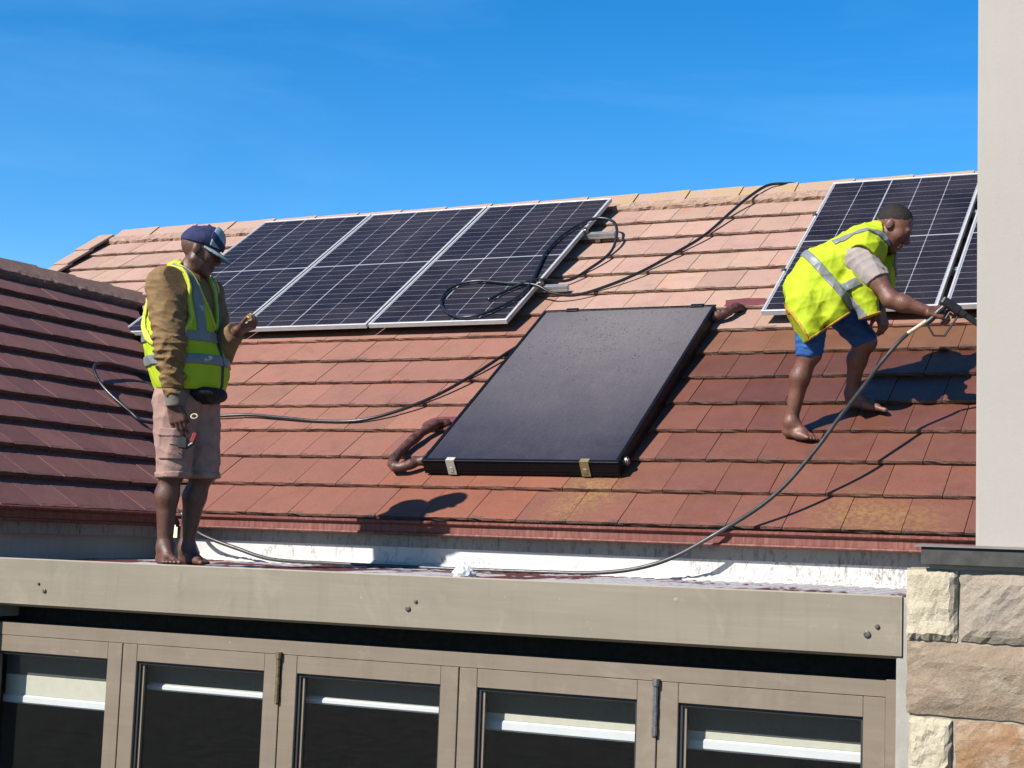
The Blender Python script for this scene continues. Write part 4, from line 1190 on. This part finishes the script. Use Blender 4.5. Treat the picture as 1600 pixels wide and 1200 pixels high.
# bright edging round the armholes and neck
def edging(p):
    d = np.abs(vest0(p)-.001)-.0085
    e1 = np.abs(np.maximum(np.maximum(armhole(p), -9), -9))-.008
    e2 = np.abs(vneck(p))-.008
    return np.maximum(np.maximum(d, np.minimum(e1, e2)), 1.08-p[:, 2])
sdf_obj('edge_tape', less(edging, neckhole), lo1, hi1, .005, M['ypiping'], vest, W1)
pf1 = clip_(folds(ell((.098, -.075, .868), (.085, .125, .050), RT1), .006, 3, 40), plane((0, 0, .90), (0, 0, 1)))
sdf_obj('waist_pouch', pf1, (-.10, -.28, .78), (.26, .08, .93), .006, M['pouch'], man, W1)
# cap
Rc = frame((.96, .08, -.24)); Rcf = Rc.astype(np.float32); cc = np.array(hc)+Rc@np.array((-.004, 0, .042))
cw = lambda *p: tuple(cc+Rc@np.array(p))
crown = ell(tuple(cc), (.108, .088, .090), Rcf)
crown = union([crown, (ell(cw(.046, 0, .042), (.058, .068, .058), Rcf), .035), (cap(cw(.010, 0, .095), cw(.010, 0, .1), .008), .004)], .02)
crown_c = clip_(folds(crown, .007, 6, 30), plane(cw(0, 0, -.012), tuple(-Rc[:, 2])))
capo = sdf_obj('cap', crown_c, (-.16, -.14, 1.58), (.16, .14, 1.80), .0045, M['denim'], man, W1)
fpan = lambda p: np.maximum(np.maximum(np.abs(crown(p)-.003)-.006, ((p-V3(*cw(.058, 0, 0)))@Rcf[:, 0])*-1), -((p-V3(*cw(0, 0, -.010)))@Rcf[:, 2]))
sdf_obj('front_panel', fpan, (-.16, -.16, 1.56), (.18, .14, 1.82), .0045, M['capblue'], capo, W1)
fp2 = lambda p: np.maximum(fpan(p)-.0045, np.abs((p-V3(*cw(.085, -.02, .028)))@(Rcf[:, 2]*.8+Rcf[:, 0]*.6))-.016)
sdf_obj('print', fp2, (-.16, -.16, 1.56), (.18, .14, 1.82), .004, M['capdark'], capo, W1)
def brim_f(p):
    q = (p-V3(*cw(.060, 0, -.010)))@Rcf
    z_ = q[:, 2]+3.6*q[:, 1]**2+1.0*np.clip(q[:, 0], 0, 1)**2+.30*q[:, 0]
    rr = np.sqrt((np.maximum(q[:, 0], 0)/.118)**2+(q[:, 1]/.082)**2)-1
    return np.maximum(np.maximum(np.abs(z_)-.0055, rr*.085), -q[:, 0]-.03)
sdf_obj('brim', brim_f, (-.05, -.20, 1.52), (.24, .12, 1.72), .0045, M['capblue'], capo, W1)
# things in his hands
tool = bpy.data.objects.new('hand_tool', None); Wt = W1 @ Matrix.Translation((.020, -.215, .625)); link(tool, None, Wt)
tag(tool, 'small black and red hand tool held low by the person in the cap', 'tool')
MB().box((-.030, -.018, -.045), (.018, .018, .012), ch=.006).tube([(-.02, 0, -.03), (-.072, .0, -.026)], .0035, 6).tube([(.01, 0, -.04), (.045, -.005, -.015), (.052, -.005, .03)], .010, 8).build('body', M['tool_black'], tool, world=Wt)
MB().box((.028, -.016, .000), (.052, .016, .052), Matrix.Rotation(R(20), 4, 'Y'), ch=.005).build('grip', M['tool_red'], tool, world=Wt)
rg = MB().tube([(.045+.016*math.cos(a*R(30)), -.012+.006*math.sin(a*R(30)), .118+.012*math.sin(a*R(30))) for a in range(13)], .0048, 6)
tag(rg.build('plastic_ring', M['cream_fitting'], None, True, Wt), 'small cream ring hooked on a finger of the person in the cap', 'ring')
crumple('yellow_fitting', (0, 0, 0), .030, .026, .026, M['yellow_plastic'], 'small yellow fitting pinched in the raised hand of the person in the cap', 'fitting', 8)
yf_ = bpy.data.objects['yellow_fitting']; yf_.matrix_basis = W1 @ Matrix.Translation((.292, -.075, 1.252))

# ---- the bending man with the spray gun
P2 = (2.542, .71, .482)
W2 = Matrix.Translation(P2) @ Matrix.Rotation(A_, 4, 'Z')
m2 = bpy.data.objects.new('person', None); link(m2, None, W2)
tag(m2, 'barefoot person in yellow vest, grey T-shirt and blue shorts bending with a spray gun', 'person')
RN = V3(-TPI*math.sin(A_), -TPI*math.cos(A_), 1.); RN = RN/np.linalg.norm(RN)    # roof normal in the figure's frame
hipR, hipL = (.062, -.075, .845), (.150, .090, .870)
kneR, kneL = (.056, -.035, .500), (.392, .090, .595)
ankR, ankL = (-.022, .068, .118), (.349, .215, .312)
shR, shL = (.322, -.215, 1.005), (.430, .110, 1.085)
elR, wrR = (.436, -.315, .775), (.622, -.365, .712)
elL, wrL = (.480, .085, .845), (.452, -.005, .762)
sp = np.array((.28, -.06, .21)); sp /= np.linalg.norm(sp)                         # spine, hips to neck
F2 = np.array((.60, -.25, -.76)); F2 -= sp*(F2@sp); F2 /= np.linalg.norm(F2)      # the chest looks down and forward
S2 = np.cross(F2, sp)                                                             # his right
RT2 = np.stack([F2, S2, sp], 1).astype(np.float32)
hc2 = (.500, -.100, 1.220); Rh2 = frame((.76, -.30, -.58))
hd2, hw2 = head_prims(hc2, Rh2, 1.03)
legs = []
for hp_, kn, an in ((hipR, kneR, ankR), (hipL, kneL, ankL)):
    hp_, kn, an = np.array(hp_), np.array(kn), np.array(an); mid = kn*.66+an*.34; back = np.array((-.016, .004, 0))
    legs += [cap(hp_, kn, .086, .058), cap(kn, mid+back, .053, .055), cap(mid+back, an, .052, .034), ell(tuple(kn+(.018, -.008, 0)), (.046, .046, .05))]
b2 = legs+foot_prims(ankR, np.array((-.052, .107, .050)), np.array((.108, -.036, .006)), 1)+foot_prims(ankL, np.array((.328, .240, .241)), np.array((.532, .062, .190)), -1)
b2 += [ell((.110, 0, .88), (.12, .15, .13)), ell((.24, -.03, .985), (.11, .16, .22), RT2), cap(shR, shL, .062), (cap((.395, -.065, 1.115), (.470, -.090, 1.190), .064, .056), .04),
       cap(shR, elR, .052, .044), (ell(tuple(np.array(shR)*.55+np.array(elR)*.45), (.058, .055, .07)), .04), cap(elR, np.array(elR)*.65+np.array(wrR)*.35, .043, .045), cap(np.array(elR)*.65+np.array(wrR)*.35, wrR, .045, .029), cap(shL, elL, .052, .044), cap(elL, wrL, .044, .030)]
b2 += hand_prims(wrR, (.93, -.10, -.18), (.05, -.72, .70), -1, [.18, .62, .75, .85], .95, thumb=(.85, .25, .30))
b2 += hand_prims(wrL, (.25, -.10, -.95), (.5, -.8, .2), 1, [.45, .5, .55, .6], .9)
bf2 = union(b2, .03)
def floor2(p): return -(p@RN)-.012
full2 = clip_(lambda p: smin(bf2(p), hd2(p), .02), floor2)
sdf_obj('body', full2, (-.16, -.48, -.03), (.86, .34, 1.37), .0045, M['skin2'], m2, W2)
# cropped hair
hjit = folds(lambda p: np.zeros(len(p), np.float32), .006, 41, 90)
hr = lambda p: np.maximum(ell(hw2(-.012, 0, .037), (.1012, .0790, .0945), Rh2.astype(np.float32))(p), -np.minimum((p-V3(*hw2(0, 0, .038)))@Rh2[:, 2].astype(np.float32)+.55*np.clip(-((p-V3(*hw2(.012, 0, 0)))@Rh2[:, 0].astype(np.float32)), -.2, .085)+hjit(p), 9))
sdf_obj('hair', hr, (.36, -.24, 1.10), (.66, .06, 1.38), .004, M['hair'], m2, W2)
# shorts
sr = folds(cap(hipR, np.array(kneR)+(0, 0, .02), .108, .078), .006, 21, dirs=[(5, 0, 60), (20, 0, 75), (-15, 10, 52), (8, -5, 95)])
sl_ = folds(cap(hipL, np.array(kneL)+(0, 0, .01), .105, .074), .005, 22, dirs=[(5, 0, 60), (20, 0, 75), (-15, 10, 52)])
sho = union([clip_(sr, plane((.06, -.03, .468), (-.25, .1, -1))), clip_(sl_, plane((.40, .08, .592), (.45, .1, -1))), ell((.110, .0, .87), (.15, .165, .13))], .02)
sdf_obj('shorts', sho, (-.10, -.24, .40), (.52, .26, 1.04), .0055, M['bluetights'], m2, W2)
# T-shirt with a short sleeve on each arm
tsl = folds(cap(np.array(shR)+(-.03, .03, .02), np.array(shR)*.42+np.array(elR)*.58, .088, .070), .007, 23, dirs=[(40, 20, 34), (-22, 30, 48), (52, -10, 12), (20, 44, -30)])
tsr = folds(cap(np.array(shL)+(-.03, -.03, .0), np.array(shL)*.45+np.array(elL)*.55, .088, .072), .0045, 24, 34)
dR = np.array(elR)-np.array(shR); dL = np.array(elL)-np.array(shL)
ts = union([ell((.24, -.02, .985), (.115, .160, .22), RT2), clip_(tsl, plane(tuple(np.array(shR)*.47+np.array(elR)*.53), tuple(dR))), clip_(tsr, plane(tuple(np.array(shL)*.5+np.array(elL)*.5), tuple(dL)))], .015)
sdf_obj('t_shirt', ts, (.02, -.44, .74), (.60, .28, 1.22), .006, M['tshirt'], m2, W2)
# loose vest: hips and back, tail corner, hanging front
pk = lambda a, b: tuple(np.array(a)+np.array(b))
vpr = [ell((.075, -.020, .858), (.172, .180, .150)), cap((.130, -.03, .955), (.345, -.055, 1.085), .160, .150), (cap(np.array(shR)+(-.01, .03, .05), np.array(shL)+(-.02, 0, .03), .105), .05),
       (cap((.025, -.115, .760), (.008, -.155, .600), .120, .085), .05), (cap((.150, -.150, .800), (.165, -.165, .700), .100, .080), .05), (cap((.400, -.06, 1.12), (.437, -.07, 1.175), .105, .088), .04),
       (cap((.310, -.200, .900), (.352, -.205, .700), .088, .055), .04), (cap((.462, -.03, 1.03), (.474, -.06, .90), .072, .046), .04)]
vest2 = folds(folds(union(vpr, .05), .012, 31, 9), .006, 33, dirs=[(30, 10, -22), (18, 25, 30), (-12, 8, 40), (44, 0, 14)])
tail1 = plane((.012, -.2, .545), (-.87, 0, -.50)); tail2 = plane((.012, -.2, .545), (.58, 0, -.815)); front1 = plane((.262, -.2, .668), (.30, 0, -.95))
def hem2(p):
    a = np.maximum(tail1(p), tail2(p))                     # the pointed tail
    return np.where(p[:, 0] > .262, front1(p), a)
slot = cap((.262, -.40, .690), (.262, .1, .640), .012)
armh = cap((.268, -.275, 1.000), np.array(shR)+(.155, -.17, -.20), .078, .115)
armh2 = cap(np.array(shL)+(.03, .05, -.02), np.array(shL)+(.10, .12, -.25), .085, .10)
nh2 = cap((.46, -.10, 1.13), (.53, -.12, 1.24), .072, .095)
vn2 = cap((.47, -.13, 1.08), (.49, -.16, .80), .050, .045)
hol = ell((.16, -.05, .70), (.13, .11, .16))
vcut2 = less(clip_(vest2, hem2), armh, armh2, nh2, vn2, slot, hol)
lo2, hi2 = (-.20, -.42, .50), (.64, .30, 1.32)
vo2 = sdf_obj('vest', vcut2, lo2, hi2, .0058, M['hivis'], m2, W2)
def band2(fz, out=.004):
    def f(p):
        d = np.abs(vest2(p)-out*.5)-.0068
        d = np.maximum(np.maximum(d, fz(p)), hem2(p))
        for q in (armh, armh2, nh2, vn2, slot): d = np.maximum(d, -q(p))
        return d
    return f
spf = sp.astype(np.float32)
sdf_obj('reflective_band', band2(lambda p: np.abs((p-V3(.168, -.1, .880))@spf+.10*(p[:, 2]-.88))-.026), lo2, hi2, .005, M['reflective'], vo2, W2)
nb_ = np.array((-.42, 0, .91), np.float32)
sdf_obj('reflective_band', band2(lambda p: np.maximum(np.maximum(np.abs((p-V3(.234, -.2, .861))@nb_)-.026, ((V3(.185, -.2, .84)-p)@spf)), p[:, 1]+.10)), lo2, hi2, .005, M['reflective'], vo2, W2)
nc_ = np.array((.05, .75, .66), np.float32); nc_ /= np.linalg.norm(nc_)
sdf_obj('reflective_band', band2(lambda p: np.maximum(np.maximum(np.abs((p-V3(.302, -.165, 1.130))@nc_)-.024, (V3(.215, -.1, 1.05)-p)@spf), .95-p[:, 2])+np.maximum(0, 4*(p[:, 1]+.02))), lo2, hi2, .005, M['reflective'], vo2, W2)
def edge2(p):
    d = np.abs(vest2(p))-.008
    return np.maximum(np.maximum(d, np.abs(hem2(p)+.004)-.006), p[:, 2]-.9)
sdf_obj('edge_tape', edge2, lo2, hi2, .005, M['piping'], vo2, W2)
# a zip down the front of the standing man's vest
zp = band(lambda p: np.maximum(np.abs(lat(p))-.008, p[:, 2]-1.215), .006)
sdf_obj('zip', lambda p: np.maximum(zp(p), -fwd(p)), lo1, hi1, .0045, M['tool_black'], vest, W1)
# spray gun
gun = bpy.data.objects.new('spray_gun', None); Wg = W2 @ Matrix.Translation((.70, -.40, .70)); link(gun, None, Wg)
tag(gun, 'black pressure washer gun with trigger guard in the bending person\'s hand', 'spray gun')
q0 = np.array((.70, -.40, .70))
Lc = lambda *p: tuple(np.array(p)-q0)
def gm(mb, name, mat): return mb.build(name, mat, gun, True, Wg)
hb = MB()
ax = np.array((.166, -.02, -.105)); ax /= np.linalg.norm(ax)
bxm = Matrix(((ax[0], 0, -ax[2]), (0, 1, 0), (ax[2], 0, ax[0]))).transposed().to_4x4()
rot_ = Matrix.Translation(Lc(.738, -.405, .742)) @ Matrix.Rotation(math.atan2(.105, .166), 4, 'Y')
hb.box((-.055, -.020, -.026), (.060, .020, .022), rot_, ch=.008)
hb.box((.050, -.016, -.018), (.078, .016, .016), rot_, ch=.005)
hb.build('housing', M['tool_black'], gun, world=Wg)
MB().tube([Lc(.785, -.408, .708), Lc(.812, -.41, .690), Lc(.815, -.41, .688), Lc(.94, -.42, .605)], [.020, .020, .016, .016], 12).build('barrel', M['tool_black'], gun, world=Wg)
MB().tube([Lc(.93, -.42, .612), Lc(1.20, -.44, .44)], .008, 10).build('lance', M['steel'], gun, world=Wg)
MB().tube([Lc(.708, -.398, .735), Lc(.672, -.388, .700), Lc(.640, -.380, .662), Lc(.612, -.372, .640)], [.017, .016, .015, .014], 10).build('handle', M['tool_black'], gun, world=Wg)
MB().tube([Lc(.618, -.378, .640), Lc(.655, -.382, .576), Lc(.711, -.390, .576), Lc(.776, -.402, .680)], .0058, 8).build('trigger_guard', M['tool_black'], gun, world=Wg)
MB().tube([Lc(.735, -.398, .705), Lc(.715, -.394, .672), Lc(.690, -.388, .650)], .006, 8).build('trigger', M['tool_black'], gun, world=Wg)
MB().tube([Lc(.620, -.370, .655), Lc(.603, -.362, .644), Lc(.600, -.361, .642), Lc(.560, -.345, .613), Lc(.528, -.334, .590)], [.0125, .0125, .0112, .0112, .0112], 12).build('hose_connector', M['cream_fitting'], gun, world=Wg)
